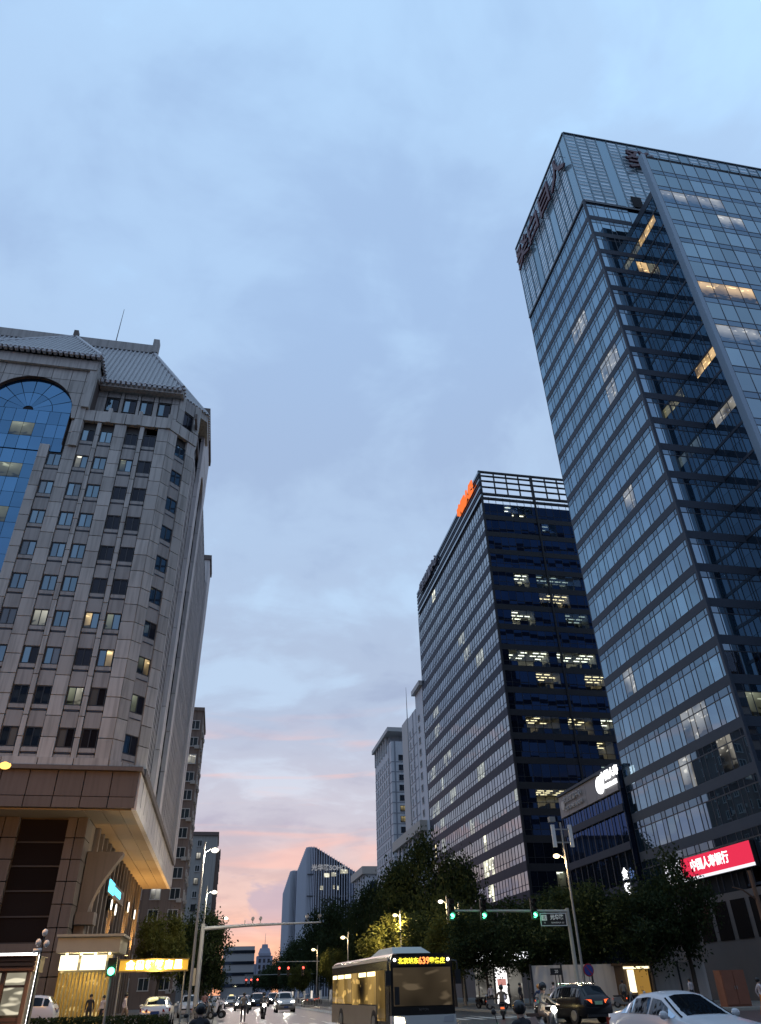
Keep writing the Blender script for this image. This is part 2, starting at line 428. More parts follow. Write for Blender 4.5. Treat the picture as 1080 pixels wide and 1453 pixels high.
# front facade, facing the crossing; u runs from the far-off left end to the corner
FW = Wall((-40, 60, 0), (1, 0)); UX = lambda x: x+40
PX = 48.92; PIT = 3.36
rows = [PX-PIT*k for k in range(10)]
WB = []                                     # (window-bay x0, x1, first row)
for x0, x1, r0 in ((-12.19, -10.88, 0), (-13.95, -12.66, 0), (-16.41, -15.14, 0), (-18.15, -16.86, 0), (-20.69, -19.37, 1)): WB.append((x0, x1, r0))
PIL = [(-10.88, -9.72), (-12.66, -12.19), (-15.14, -13.95), (-16.86, -16.41), (-19.37, -18.15), (-21.65, -20.69)]
for a, b, r in list(WB)[4:]: WB.append((-47.6-b, -47.6-a, r))
PIL += [(-26.91, -25.95), (-29.4, -28.23)]
pmesh = {}
def slab(wall, root, u0, u1, z0, z1, d0, d1, M, name='panel', gap=.035):
    w, h, t = u1-u0-2*gap, z1-z0-2*gap, d1-d0
    k = (round(w, 2), round(h, 2), round(t, 2), M.name, name)
    if k not in pmesh:
        b = MB(); c = min(.03, t*.4)
        b.hexa([(-w/2, -t/2, -h/2), (w/2, -t/2, -h/2), (w/2, t/2, -h/2), (-w/2, t/2, -h/2), (-w/2, -t/2, h/2), (w/2, -t/2, h/2), (w/2, t/2, h/2), (-w/2, t/2, h/2)])
        pmesh[k] = b.mesh(name, M)
    c = wall.p((u0+u1)/2, (z0+z1)/2, (d0+d1)/2)
    return link(name, pmesh[k], root, c-root.location, (random.gauss(0, .0015), 0, wall.rz+random.gauss(0, .0015)))
for x0, x1 in PIL:
    for k in range(20):
        z1 = 50.6-1.68*k
        if z1-1.68 < 16.9: break
        if x0 in (-21.65, -26.91) and z1 > 47.3: continue
        slab(FW, LB, UX(x0), UX(x1), z1-1.68, z1, -.35, 0.0, stone)
_wm = {}
def window(wall, root, u0, u1, zc, h, d, panes, louvre=False):
    w = u1-u0
    k = (round(w, 2), h, louvre)
    if k not in _wm:
        b = MB(); f = .06
        b.box(-w/2, w/2, -.06, .06, h/2-f, h/2).box(-w/2, w/2, -.06, .06, -h/2, -h/2+f)
        b.box(-w/2, -w/2+f, -.06, .06, -h/2+f, h/2-f).box(w/2-f, w/2, -.06, .06, -h/2+f, h/2-f).box(-.035, .035, -.06, .06, -h/2+f, h/2-f)
        _wm[k] = b.mesh('window', frame_d)
    wo_ = link('window', _wm[k], root, wall.p((u0+u1)/2, zc, d)-root.location, (0, 0, wall.rz))
    pw = w/2-.09; ph = h-.12
    for i, s in enumerate((-1, 1)):
        link('pane', pane_mesh(pw, ph, panes[i]), wo_, (s*(pw/2+.035), .01, 0), (random.gauss(0, .004), 0, random.gauss(0, .006)))
    return wo_
LIT = {(0, 6): (lit_d, g_win), (0, 7): (g_win, lit_y), (1, 6): (lit_y, g_win), (1, 8): (lit_d, lit_w), (3, 6): (lit_w, lit_w), (3, 1): (lit_w, g_win), (1, 1): (lit_d, g_win)}
g_drk = glass('window_dark', (.45, .5, .62), (.018, .017, .02), 1.55, .04)
g_bl = glass('window_blind', (.6, .8, 1.0), (.16, .155, .14), 2.0, .03)
for c, (x0, x1, r0) in enumerate(WB):
    for k, zc in enumerate(rows):
        if k < r0: continue
        base = g_drk if (c in (0, 1) and random.random() < .8) else g_win
        pn = LIT.get((c, k), (base if random.random() < .85 else g_bl, base if random.random() < .75 else random.choice((g_drk, g_bl))))
        window(FW, LB, UX(x0)+.06, UX(x1)-.06, zc, 1.5, -.22, pn)
        # spandrel under the window, with its slim vent slot
        zt, zb = zc-.75, zc-PIT+.75
        slab(FW, LB, UX(x0), UX(x1), zb, zt-.52, -.35, -.12, stone_s, 'spandrel')
        slab(FW, LB, UX(x0), UX(x1), zt-.40, zt, -.35, -.12, stone_s, 'spandrel')
        mb = MB(); FW.box(mb, UX(x0)+.12, UX(x1)-.12, zt-.50, zt-.42, -.3, -.10 if c < 4 else -.16); mb.build('vent_slot', mat('vent_blue', (.05, .06, .085), .4), LB)
# base band, fascia box and lintels over the windows
for k in range(24):
    u = UX(-9.72)-1.5*k
    if -29.4 < u-40-.75 < -18.6: continue
    slab(FW, LB, u-1.5, u, 50.6, 52.05, -.35, .12, stone)
    if k % 2 == 0: slab(FW, LB, u-.35, u+.1, 50.6, 52.5, -.3, .22, stone, 'parapet_post')
for k in range(12):
    u = UX(-9.72)-2.6*k
    slab(FW, LB, u-2.6, u, 15.9, 17.15, -.35, .10, stone)
# chamfered corner
CW = Wall((-9.72, 60, 0), (1, 1)); CL = 3.65
for k in range(21):
    z1 = 50.6-1.68*k
    if z1-1.68 < 15.9: break
    for a, b in ((0, 1.12), (2.5, CL)): slab(CW, LB, a, b, z1-1.68, z1, -.35, 0, stone)
CLIT = {7: (lit_d, lit_y), 8: (lit_d, g_drk), 6: (g_win, g_drk)}
for k, zc in enumerate(rows):
    window(CW, LB, 1.16, 2.46, zc-.1, 1.5, -.16, CLIT.get(k, (g_win, g_win if k < 6 else g_drk)))
    slab(CW, LB, 1.12, 2.5, zc-PIT+.65, zc-.85, -.35, -.08, stone_s, 'spandrel')
    mb = MB(); CW.box(mb, 1.25, 2.37, zc-1.4, zc-1.32, -.2, -.04); mb.build('vent_slot', MATS['vent_blue'], LB)
for a, b in ((0, 1.2), (1.2, 2.45), (2.45, CL)): slab(CW, LB, a, b, 50.6, 52.05, -.3, .1, stone); slab(CW, LB, a, b, 15.9, 17.1, -.3, .1, stone)
# attic storey, set back, under the main roof
AW = Wall((-40, 62.6, 0), (1, 0))
for x in (-16.55, -14.75, -13.0, -11.1):
    window(AW, LB, UX(x)-.62, UX(x)+.62, 55.4, 1.75, -.1, (g_win, g_drk))
for x0, x1 in ((-18.4, -17.25), (-15.85, -15.45), (-14.05, -13.7), (-12.3, -11.8), (-10.4, -9.6)):
    for z in (52.0, 54.2, 56.3): slab(AW, LB, UX(x0), UX(x1), z, z+(2.2 if z < 54 else 2.1 if z < 56 else 1.5), -.3, .05, stone)
for x in (-16.55, -14.75, -13.0, -11.1):
    slab(AW, LB, UX(x)-.68, UX(x)+.68, 52.0, 54.4, -.3, 0, stone_s); slab(AW, LB, UX(x)-.68, UX(x)+.68, 56.4, 57.8, -.3, 0, stone_s)
MB().box(-40, -9.7, 62.95, 66, 52, 58).build('attic_core', joint, LB)
AE = Wall((-9.6, 62.6, 0), (1, 1))
for z in (52.0, 54.0, 55.9): 
    slab(AE, LB, 0, .9, z, z+1.95, -.3, .05, stone); slab(AE, LB, 2.3, 3.2, z, z+1.95, -.3, .05, stone)
window(AE, LB, .95, 2.25, 55.0, 2.0, -.15, (g_drk, g_drk))
slab(AE, LB, .9, 2.3, 56.1, 57.8, -.3, 0, stone_s); slab(AE, LB, .9, 2.3, 52, 53.9, -.3, 0, stone_s)

def tiled_slope(a, b, c, d, root, pitch=.52):
    """Roof slope with eave a-b and ridge c(above a side)-d(above b side): base sheet, round tile rows, eave tiles."""
    a, b, c, d = map(Vector, (a, b, c, d))
    n = (b-a).cross(c-a); n = n.normalized() if n.length else Vector((0, 0, 1))
    if n.z < 0: n = -n
    MB().poly([a, b, d, c] if (d-c).length > .05 else [a, b, c]).build('roof_slope', tile_m, root, fix=False)
    L = (b-a).length; e = (b-a)/L; rb = MB(); k = int(L/pitch)
    for i in range(k+1):
        p = a+e*(pitch*i+.1)
        if (p-a).length > L: break
        up = ((c+d)/2-(a+b)/2); up -= e*up.dot(e); H = up.length; up /= H
        # clip the row against the hip edges
        t = (p-a).dot(e); tc_ = (c-a).dot(e); td = (d-a).dot(e)
        h = H
        if t < tc_: h = H*t/max(tc_, 1e-3)
        if t > td: h = min(h, H*(L-t)/max(L-td, 1e-3))
        if h < .3: continue
        q = p+up*h
        rb.tube(p+n*.04, q+n*.04, .14, .13, 6, True)
    stuff(rb.build('tile_row', tile_m, root, smooth=False))
    ed = MB()
    for i in range(k+1):
        p = a+e*(pitch*i+.1)
        if (p-a).length > L: break
        ed.tube(p+n*.04, p-up*.25+n*.02, .2, .2, 6)
    stuff(ed.build('eave_tile', tile_w, root))
def ridge(p, q, r, root, M=None):
    MB().tube(p, q, r, r, 8).build('ridge_cap', M or tile_w, root)
# main roof
E0, E1 = (-40, 61.6, 58.0), (-9.3, 61.6, 58.0)
tiled_slope(E0, E1, (-36, 67, 68.2), (-14.4, 67, 68.2), LB)
tiled_slope(E1, (-9.3, 72.4, 58), (-14.4, 67, 68.2), (-14.4, 67, 68.2), LB)
MB().poly([(-40, 72.4, 58), (-9.3, 72.4, 58), (-14.4, 67, 68.2), (-36, 67, 68.2)]).build('roof_slope', tile_m, LB, fix=False)
ridge((-9.3, 61.6, 58.15), (-14.4, 67, 68.3), .22, LB)
MB().box(-36, -14.2, 66.7, 67.3, 68.0, 69.3).box(-14.6, -13.9, 66.5, 67.5, 68, 70.2).build('ridge_wall', stone_s, LB)
fa = MB()
fa.box(-40, -9.2, 61.7, 63, 57.2, 57.85).build('cornice', stone, LB)
ed = MB()
for k in range(52): ed.box(-9.6-.55*k-.16, -9.6-.55*k+.16, 61.35, 61.75, 57.45, 57.8)
stuff(ed.build('rafter_end', tile_w, LB))
# roof over the chamfer and the street side
tiled_slope((-9.6, 64.6, 59.4), (-6.9, 67.3, 59.4), (-11.6, 69.0, 66.3), (-11.4, 69.2, 66.3), LB, .45)
tiled_slope((-6.9, 67.3, 59.4), (-6.9, 72, 59.4), (-11.4, 69.2, 66.3), (-11.4, 72, 66.3), LB, .45)
ridge((-6.9, 67.3, 59.5), (-11.4, 69.2, 66.4), .18, LB)
MB().prism([(-10.0, 64.3), (-6.8, 67.4), (-6.8, 72), (-12, 72), (-12, 64.3)], (58.3, 59.2)).build('cornice', stone, LB)
# the projecting pavilion with the arched window
PVX0, PVX1, PVY, ACX, ARR, ASP = -29.4, -18.2, 59.75, -23.8, 4.2, 51.5
PW = Wall((-40, PVY, 0), (1, 0))
def arch_z(x):
    q = ARR*ARR-(x-ACX)**2
    return ASP+math.sqrt(q) if q > 0 else -99
xs = [PVX0, -28.0-.55, -27.1, -25.2, -23.8, -22.4, -20.5, -19.05, PVX1]
zs = [47.2, 48.9, 50.6, 52.3, 54.0, 55.7, 57.2]
for i in range(len(xs)-1):
    for j in range(len(zs)-1):
        x0, x1, z0, z1 = xs[i]+.03, xs[i+1]-.03, zs[j]+.03, zs[j+1]-.03
        sx = [x0+(x1-x0)*t/8 for t in range(9)]
        inside = lambda x, z: abs(x-ACX) < ARR and z < (arch_z(x) if z > ASP else 1e9)
        if z1 <= ASP:
            if abs((x0+x1)/2-ACX) < ARR-.1:
                continue
            if x0 < ACX-ARR < x1: x1 = ACX-ARR-.02
            if x0 < ACX+ARR < x1: x0 = ACX+ARR+.02
            mb = MB().box(x0, x1, PVY-.0, PVY+.45, z0, z1)
        else:
            pts = [(x, max(z0, arch_z(x)+.04)) for x in sx]; pts = [(x, z) for x, z in pts if z < z1-.02]
            if len(pts) < 2: continue
            mb = MB().prism(pts+[(pts[-1][0], z1), (pts[0][0], z1)], (PVY, PVY+.45), 'y')
        mb.build('panel', stone, LB)
for k in range(12):         # pavilion piers beside the lower, narrower window
    z1 = 47.2-1.68*k
    for a, b in ((-19.37, -18.2),): 
        pass
for z0, z1 in ((57.2, 58.5),):
    MB().box(PVX0-.1, PVX1+.1, PVY-.35, PVY+3, z0, z1).build('cornice', stone, LB)
MB().box(-18.75, -18.0, 59.5, 60.2, 52.1, 58.9).build('pavilion_pier', stone, LB)
MB().box(-29.6, -28.85, 59.5, 60.2, 52.1, 58.9).build('pavilion_pier', stone, LB)
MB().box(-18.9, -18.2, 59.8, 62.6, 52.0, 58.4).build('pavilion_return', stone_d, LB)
# reveal of the arch
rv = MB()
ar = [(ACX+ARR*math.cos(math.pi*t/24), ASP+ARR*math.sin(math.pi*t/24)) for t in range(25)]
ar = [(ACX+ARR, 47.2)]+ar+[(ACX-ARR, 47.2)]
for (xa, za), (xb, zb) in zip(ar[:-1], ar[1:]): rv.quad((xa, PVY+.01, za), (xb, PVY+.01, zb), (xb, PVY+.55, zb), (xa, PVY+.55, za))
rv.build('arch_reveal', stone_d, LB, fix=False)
# arched glazing: panes between mullions
GW = Wall((-40, PVY+.42, 0), (1, 0)); PN = Panes(LB)
gx = [ACX+1.07*t for t in (-4, -3, -2, -1, 0, 1, 2, 3, 4)]
lowx = [ACX+v for v in (-2.2, -1.1, 0, 1.1, 2.2)]
gz = [ASP-1.68*k for k in range(0, 4)]
for i in range(8):
    for j in range(3):
        PN.add(GW, UX(max(gx[i], ACX-ARR))+.02, UX(min(gx[i+1], ACX+ARR))-.02, gz[j+1]+.02, gz[j]-.02, lit_d if (j == 1 and i in (3, 4)) else g_arch)
for i in range(4):
    for j in range(19):
        z1 = gz[3]-1.68*j
        PN.add(GW, UX(lowx[i])+.02, UX(lowx[i+1])-.02, z1-1.66, z1-.02, lit_d if (j % 3 == 1 and i in (1, 2) and j < 9) else g_arch, d=-.1)
PN.finish(200)
fanr = 2.3; fan = MB()
for q in range(8):           # fanlight panes
    a0, a1 = math.pi*q/8+.012, math.pi*(q+1)/8-.012
    for r0, r1 in ((.5, fanr-.03), (fanr+.03, ARR-.02)):
        o_ = [(ACX+r*math.cos(a0+(a1-a0)*t/3), ASP+r*math.sin(a0+(a1-a0)*t/3)) for r, rng in ((r1, range(4)), (r0, range(3, -1, -1))) for t in rng]
        MB().prism(o_, (PVY+.42, PVY+.45), 'y').build('pane', lit_d if (q in (3, 4) and r0 == .5 and False) else g_arch, LB)
MB().box(ACX-ARR, ACX+ARR, PVY+.48, PVY+.56, 46.5, 55.8).box(ACX-2.3, ACX+2.3, PVY+.58, PVY+.64, 16, 46.5).build('glazing_back', void_m, LB)
# pyramid roof of the pavilion
tiled_slope((PVX0-.3, 59.0, 58.9), (PVX1+.3, 59.0, 58.9), (-23.6, 66.2, 68.6), (-23.5, 66.2, 68.6), LB, .45)
tiled_slope((PVX1+.3, 59.0, 58.9), (PVX1+.3, 68, 58.9), (-23.5, 66.2, 68.6), (-23.5, 68, 68.6), LB, .5)
tiled_slope((PVX0-.3, 68, 58.9), (PVX0-.3, 59.0, 58.9), (-23.6, 68, 68.6), (-23.6, 66.2, 68.6), LB, .5)
for a in (PVX0-.3, PVX1+.3): ridge((a, 59.0, 59.05), (-23.55, 66.2, 68.7), .2, LB)
MB().box(-23.8, -23.3, 65.8, 66.5, 68.4, 69.4).build('finial', stone_d, LB)
ed = MB()
for k in range(21): ed.box(PVX1+.1-.55*k-.16, PVX1+.1-.55*k+.16, 58.75, 59.2, 58.5, 58.8)
stuff(ed.build('rafter_end', tile_w, LB))
MB().tube((-19.4, 68, 67), (-19.4, 68, 76.5), .09, .03, 6).build('antenna', frame_d, LB)

# street side: vertical fins over dark glazing
SW = Wall((-7.5, 62.6, 0), (0, 1)); SL = 44.4
mb = MB(); SW.box(mb, .1, 7.6, 16.5, 51.7, -.3, .012); SW.box(mb, 7.6, SL, 16.5, 58, -.3, .012); mb.build('side_glazing', mat('slot_dark', (.02, .021, .026), .9, ior=1.0), LB)
for k in range(39):
    u = .25+1.14*k
    if 8 < u < 17.5: continue
    w = .6 if k % 2 == 0 else .42
    top = 51.8 if u < 7.6 else 58.2 if u < 20 else 57.5
    for j in range(5):
        slab(SW, LB, u, u+w, 16.6+(top-16.6)/5*j, 16.6+(top-16.6)/5*(j+1), -.06, .035, fin_m, 'fin', .02)
for k in range(12):
    z = 18.0+PIT*k
    mb = MB(); SW.box(mb, 0, SL, z-.35, z+.35, -.2, .018); mb.build('spandrel', stone_d, LB)
for u0, u1, tag_ in ((7.6, 18.2, 0), (44.4, 50.4, 1)):       # projecting side pavilions
    zt = 62.8
    for a, b in ((u0, u0+2.6), (u1-2.6, u1)):
        for j in range(10): slab(SW, LB, a, b, 16.6+4.1*j, 16.6+4.1*(j+1), -.4, .42, fin_m, 'panel')
    pts = [(u0, 57.6), (u0, zt), (u1, zt), (u1, 57.6)]
    mb = MB(); SW.box(mb, u0, u1, 57.6, zt-.8, -3, .40); mb.build('gable_wall', fin_m, LB)
    mb = MB(); SW.box(mb, u0-.2, u1+.2, zt-.8, zt, -3.2, .6); mb.build('cornice', stone_d, LB)
    mb = MB(); SW.box(mb, u0+2.6, u1-2.6, 16.6, 57.6, -.35, -.2); mb.build('arch_window', g_dark, LB)
    cx = (u0+u1)/2; rr = (u1-u0)/2-2.6
    sp = MB()
    for t in range(16):
        a0, a1 = math.pi*t/16, math.pi*(t+1)/16
        pA, pB = SW.p(cx+rr*math.cos(a0), 53+rr*math.sin(a0)*.9, .38), SW.p(cx+rr*math.cos(a1), 53+rr*math.sin(a1)*.9, .38)
        tA, tB = SW.p(cx+rr*math.cos(a0), 57.7, .38), SW.p(cx+rr*math.cos(a1), 57.7, .38)
        sp.quad(pA, tA, tB, pB); sp.quad(pA, pB, pB-SW.n*.6, pA-SW.n*.6)
    sp.build('arch_spandrel', fin_m, LB, fix=False)
MB().box(-20, -7.2, 107, 113, 14, 57.6).build('end_block', fin_m, LB)

# overhanging fascia box with its slotted side panels and soffit
FB = Wall((-40, 58.6, 0), (1, 0))
MB().box(-40, -7.25, 58.95, 62, 13.3, 15.85).build('fascia_core', stone_d, LB)
for k in range(17):
    u = UX(-7.1)-1.95*k
    slab(FB, LB, u-1.95, u, 14.0, 15.85, -.4, 0, stone_d, 'fascia_panel'); slab(FB, LB, u-1.95, u, 13.2, 14.0, -.4, .08, stone_d, 'fascia_panel')
MB().box(-40, -6.9, 58.3, 60.6, 15.85, 16.15).box(-10, -6.8, 60, 107.2, 15.85, 16.4).build('cornice', stone_d, LB)
SB = Wall((-7.0, 58.6, 0), (0, 1))
MB().box(-9.9, -7.35, 59, 107, 13.3, 15.9).build('fascia_core', frame_d, LB)
for k in range(17):
    slab(SB, LB, 2.85*k+.16, 2.85*(k+1)-.16, 13.75, 15.85, -.3, 0, fin_m, 'fascia_panel', .02); slab(SB, LB, 2.85*k, 2.85*(k+1), 13.1, 13.75, -.3, .05, fin_m, 'fascia_panel', .01)
soff = mat('soffit_panel', (.34, .27, .19), .6, var=.06, vscale=.5, rndv=.05)
for k in range(8):
    for j in range(3):
        MB().box(-10.7+1.25*j+.02, -10.7+1.25*(j+1)-.02, 58.9+6.03*k+.02, 58.9+6.03*(k+1)-.02, 13.12, 13.2).build('soffit_panel', soff, LB)
MB().box(-40, -10.7, 58.9, 62.2, 13.1, 13.2).build('soffit_panel', soff, LB)
# podium
PF = Wall((-40, 61.4, 0), (1, 0))
for x0, x1 in ((-12.1, -10.7), (-17.6, -15.5), (-23.5, -21.4), (-29.5, -27.4)):
    for k in range(9):
        for a in range(2):
            xm = x0+(x1-x0)/2
            slab(PF, LB, UX(x0 if a == 0 else xm), UX(xm if a == 0 else x1), 13.1-1.46*(k+1), 13.1-1.46*k, -.6, 0, stone_d, 'podium_panel')
for x0, x1 in ((-15.5, -12.1), (-21.4, -17.6), (-27.4, -23.5)):
    for k in range(5):
        z1 = 13.0-1.62*k
        mb = MB(); PF.box(mb, UX(x0), UX(x1), z1-1.58, z1, -.6, -.5); mb.build('pane', g_dark, LB)
        mb = MB(); PF.box(mb, UX(x0), UX(x1), z1-1.66, z1-1.56, -.55, -.4); mb.build('transom', frame_d, LB)
    for k in range(3):
        slab(PF, LB, UX(x0), UX(x1), .1+1.6*k, 1.7+1.6*k, -.6, -.1, stone_d, 'podium_panel')
MB().box(-40, -10.75, 62.05, 107, .1, 13.15).build('podium_core', mat('podium_wall', (.20, .165, .14), .8, var=.15, vscale=.6), LB)
# street side of the podium: corner pier with its arch, then slim piers with dark glazing between
PS = Wall((-10.7, 61.4, 0), (0, 1))
for k in range(9): slab(PS, LB, 0, 2.6, 13.1-1.46*(k+1), 13.1-1.46*k, -.3, .02, stone_d, 'podium_panel')
for k in range(17):
    u = 4.5+2.45*k
    mb = MB(); PS.box(mb, u, u+.55, .1, 13.1, -.3, .35); mb.build('pier', stone_d, LB)
    mb = MB(); PS.box(mb, u+.55, u+2.45, 4.6, 13.0, -.2, -.1); mb.build('pane', g_dark, LB)
    mb = MB(); PS.box(mb, u+.55, u+2.45, 8.4, 8.8, -.15, .1); mb.build('transom', stone_d, LB)
ap = MB()      # arched portal standing out from the corner
apo = [(-10.7, .1), (-10.7, 10.9), (-7.9, 10.9), (-7.9, 8.6)]
apo = [(-10.6, .1), (-10.6, 11.0), (-8.0, 11.0)]
for t in range(9):
    a = math.pi*.5*t/8; apo.append((-8.0-2.0*math.sin(a), 11.0-1.2-3.6*(1-math.cos(a))*1.0) if False else (-8.0-1.9*math.sin(a), 10.8-4.4*t/8))
apo += [(-9.9, 4.9), (-9.9, .1)]
ap.prism(apo, (63.4, 64.6), 'y').build('portal_arch', stone_d, LB)
MB().box(-10.6, -9.3, 63.0, 64.7, 6.1, 6.9).build('portal_impost', stone_d, LB)
# entrance canopy
MB().box(-10.6, -6.6, 58.4, 63, 4.15, 5.05).box(-10.7, -6.4, 58.2, 63, 5.05, 5.2).build('entrance_canopy', mat('canopy_stone', (.40, .36, .27), .6, var=.1), LB)
ent = lamp_mat('entrance_light', (1.0, .85, .45), 3.0)
for k in range(4): MB().ball((-9.9+.9*k, 58.6, 4.08), .1, 8, 5).build('downlight', ent, LB)
gold = mat('gold_curtain', (.52, .36, .10), .35, metal=.6, var=.3, vscale=4)
for k in range(14): MB().box(-10.5+.24*k, -10.36+.24*k, 60.2, 60.3, .14, 3.1).build('gold_slat', gold, LB)
for x0, x1 in ((-10.45, -9.3), (-9.1, -7.5)):
    MB().box(x0, x1, 59.6, 59.75, 3.2, 4.05).build('light_box', lamp_mat('lightbox_warm', (1, .88, .58), 2.2), LB)
MB().box(-10.5, -7.2, 60.5, 60.6, .14, 4.1).build('entrance_glass', lit_glass('lit_lobby', (1, .72, .30), .5), LB)
def point(name, loc, energy, col, r=.25, parent=None, spot=None, rot=None):
    d = bpy.data.lights.new(name, 'SPOT' if spot else 'POINT'); d.energy = energy; d.color = col; d.shadow_soft_size = r
    if spot: d.spot_size = spot; d.spot_blend = .6
    o = bpy.data.objects.new(name, d); COL.objects.link(o); o.location = loc
    if rot: o.rotation_euler = rot
    return o
for y, e in ((66, 500), (80, 1100), (92, 2200), (102, 3200)):
    lf = MB().tube((-9.6, y, 4.9), (-9.6, y, 5.25), .14, .18, 8).build('uplight', frame_d, LB)
    MB().tube((-9.6, y, 5.26), (-9.6, y, 5.28), .15, .15, 8).build('lamp_lens', lamp_mat('uplight_glow', (1, .62, .22), 8), lf, org=LB.location)
    point('soffit_uplight', (-9.4, y, 5.5), e, (1, .55, .16), .15, spot=R(120), rot=(R(180), 0, 0))
point('entrance_lamp', (-8.6, 59.0, 3.6), 260, (1, .8, .42), .3)
# ---------------------------------------------------------------- the tall glass tower on the right
mull_m = mat('mullion_dark', (.045, .055, .075), .4, metal=.3)
span_m = mat('spandrel_metal', (.058, .074, .102), .5, metal=.0, ior=1.2, var=.12, vscale=.3)
g_t = glass('tower_glass', (.57, .81, 1.0), (.014, .028, .045), 4.6, .015, .06)
g_t2 = glass('tower_glass_wing', (.66, .88, 1.0), (.016, .03, .048), 4.2, .015, .05)
g_tr = glass('tower_transom', (.56, .78, .98), (.010, .018, .03), 3.2, .02, .05)
lit_t = lit_glass('lit_tower', (1.0, .94, .80), .42, (.5, .75, 1), 2.6)
lit_tw = lit_glass('lit_tower_warm', (1.0, .66, .30), 1.2, (.5, .75, 1), 1.9)
lit_o = lit_glass('lit_office', (.98, 1.0, .66), 2.0, (.5, .7, 1), 1.5)
crown_m = glass('crown_glass', (.62, .82, .95), (.22, .33, .40), 2.4, .12)
crown_l = glass('crown_louvre', (.85, .95, 1.0), (.62, .72, .80), 1.9, .25)
edge_m = mat('edge_panel', (.20, .27, .34), .35, metal=.35, var=.08, vscale=.3)
red_m = mat('sign_red', (.085, .02, .035), .5)

TW = thing('glass_tower', (55, 65, 0), 'tall blue glass office tower with louvred crown and red rooftop characters', 'building')
TX, TY, TZ0, TZ1, TZT, FP = 44.8, 57.0, 8.4, 101.0, 120.4, 3.99
core = MB().box(TX+.15, 84, TY+6.2, 79.9, 0, 101).box(52.0, 84.5, 51.05, 57.5, 0, 95.4)
core.build('core', void_m, TW)
TP = Panes(TW)
LF = Wall((TX, 80.0, 0), (0, -1)); MF = Wall((TX, TY, 0), (1, 0)); WS = Wall((51.9, TY, 0), (0, -1)); WF = Wall((51.2, 50.25, 0), (1, 0))
def mulls(wall, us, z0, z1, w=.07, d0=-.05, d1=.035, name='mullion_frame', root=TW, M=mull_m, hz=()):
    mb = MB()
    for u in us: wall.box(mb, u-w/2, u+w/2, z0, z1, d0, d1)
    for z, h, d in hz: wall.box(mb, us[0], us[-1], z-h/2, z+h/2, d0, d)
    return mb.build(name, M, root)
nfl = int((TZ1-TZ0)/FP)
tl_lit = {(4, 5): lit_t, (4, 6): lit_t, (7, 7): lit_t, (7, 8): lit_t, (8, 7): lit_t, (19, 6): lit_t, (19, 7): lit_t, (20, 5): lit_t, (20, 8): lit_t, (12, 6): lit_t, (17, 2): lit_t}
us = []
for mdl in range(10): us += [2.3*mdl, 2.3*mdl+1.5]
us.append(23.0)
hz = []
for k in range(nfl):
    zt = TZ1-.55-FP*k; zb = zt-(FP-.95)
    for i in range(20):
        u0, u1 = us[i]+.03, us[i+1]-.03
        M = tl_lit.get((k, i//2), g_t)
        TP.add(LF, u0, u1, zb, zt-.78, M); TP.add(LF, u0, u1, zt-.66, zt, g_tr if M is g_t else M)
    hz.append((zt-.72, .10, .03))
    mb = MB(); LF.box(mb, 0, 23.05, zt, zt+.95, -.05, .045); mb.build('spandrel', span_m, TW)
mulls(LF, us, TZ0, TZ1, hz=hz)
# narrow front of the main block
g_clr = clear_glass('clear_glass', (.6, .75, 1), 1.55)
zt = TZ1-.55-FP*18
room(MF, TW, .1, 1.75, zt-FP+.95, zt-.3, (.98, 1.0, .66), 3.0, seed=3); room(MF, TW, 3.2, 5.4, zt-FP+.95, zt-.3, (.98, 1.0, .66), 3.2, seed=4)
MB().box(TX+.2, 51.7, TY+.2, TY+6, TZ0, 8.6).build('floor_slab', span_m, TW)
us = [0, 1.05, 1.75, 3.2, 3.9, 5.4, 6.1, 7.1]; hz = []
for k in range(nfl):
    zt = TZ1-.55-FP*k; zb = zt-(FP-.95)
    for i in range(7):
        M = lit_o if (k == 18 and i in (0, 1, 3, 4)) else lit_tw if (k == 3 and i in (5, 6)) else g_t
        if k == 19 and i in (1, 2): M = lit_d
        if M is lit_o: M = g_clr
        TP.add(MF, us[i]+.03, us[i+1]-.03, zb, zt-.78, M); TP.add(MF, us[i]+.03, us[i+1]-.03, zt-.66, zt, g_tr)
    hz.append((zt-.72, .10, .03))
    mb = MB(); MF.box(mb, 0, 7.1, zt, zt+.95, -.05, .045); mb.build('spandrel', span_m, TW)
mulls(MF, us, TZ0, TZ1, hz=hz)
mb = MB(); mb.box(TX-.22, TX+.12, TY-.22, TY+.12, TZ0, TZ1); mb.build('corner_post', span_m, TW)
MB().box(51.9, 84, TY+.1, TY+6.3, 94, 100.9).build('upper_glazing', g_t, TW)
# side of the projecting wing
us = [0, 1.5, 3.0, 4.5, 5.95]; hz = []
for k in range(1, nfl):
    zt = TZ1-.55-FP*k; zb = zt-(FP-.95)
    for i in range(4):
        M = lit_tw if (k in (2,) and i < 3) or (k == 9 and i > 0) else lit_t if (k == 11 and i in (1, 2, 3)) else g_tr
        zm = zt-1.15
        TP.add(WS, us[i]+.03, us[i+1]-.03, zm, min(zt+.28, 95.2), M); TP.add(WS, us[i]+.03, us[i+1]-.03, zb-.3, zm-.04, g_tr)
    mb = MB(); WS.box(mb, 0, 5.95, zt+.3, min(zt+.65, 95.4), -.05, .06); mb.build('spandrel', mull_m, TW)
mulls(WS, us, TZ0, 95.4, .09)
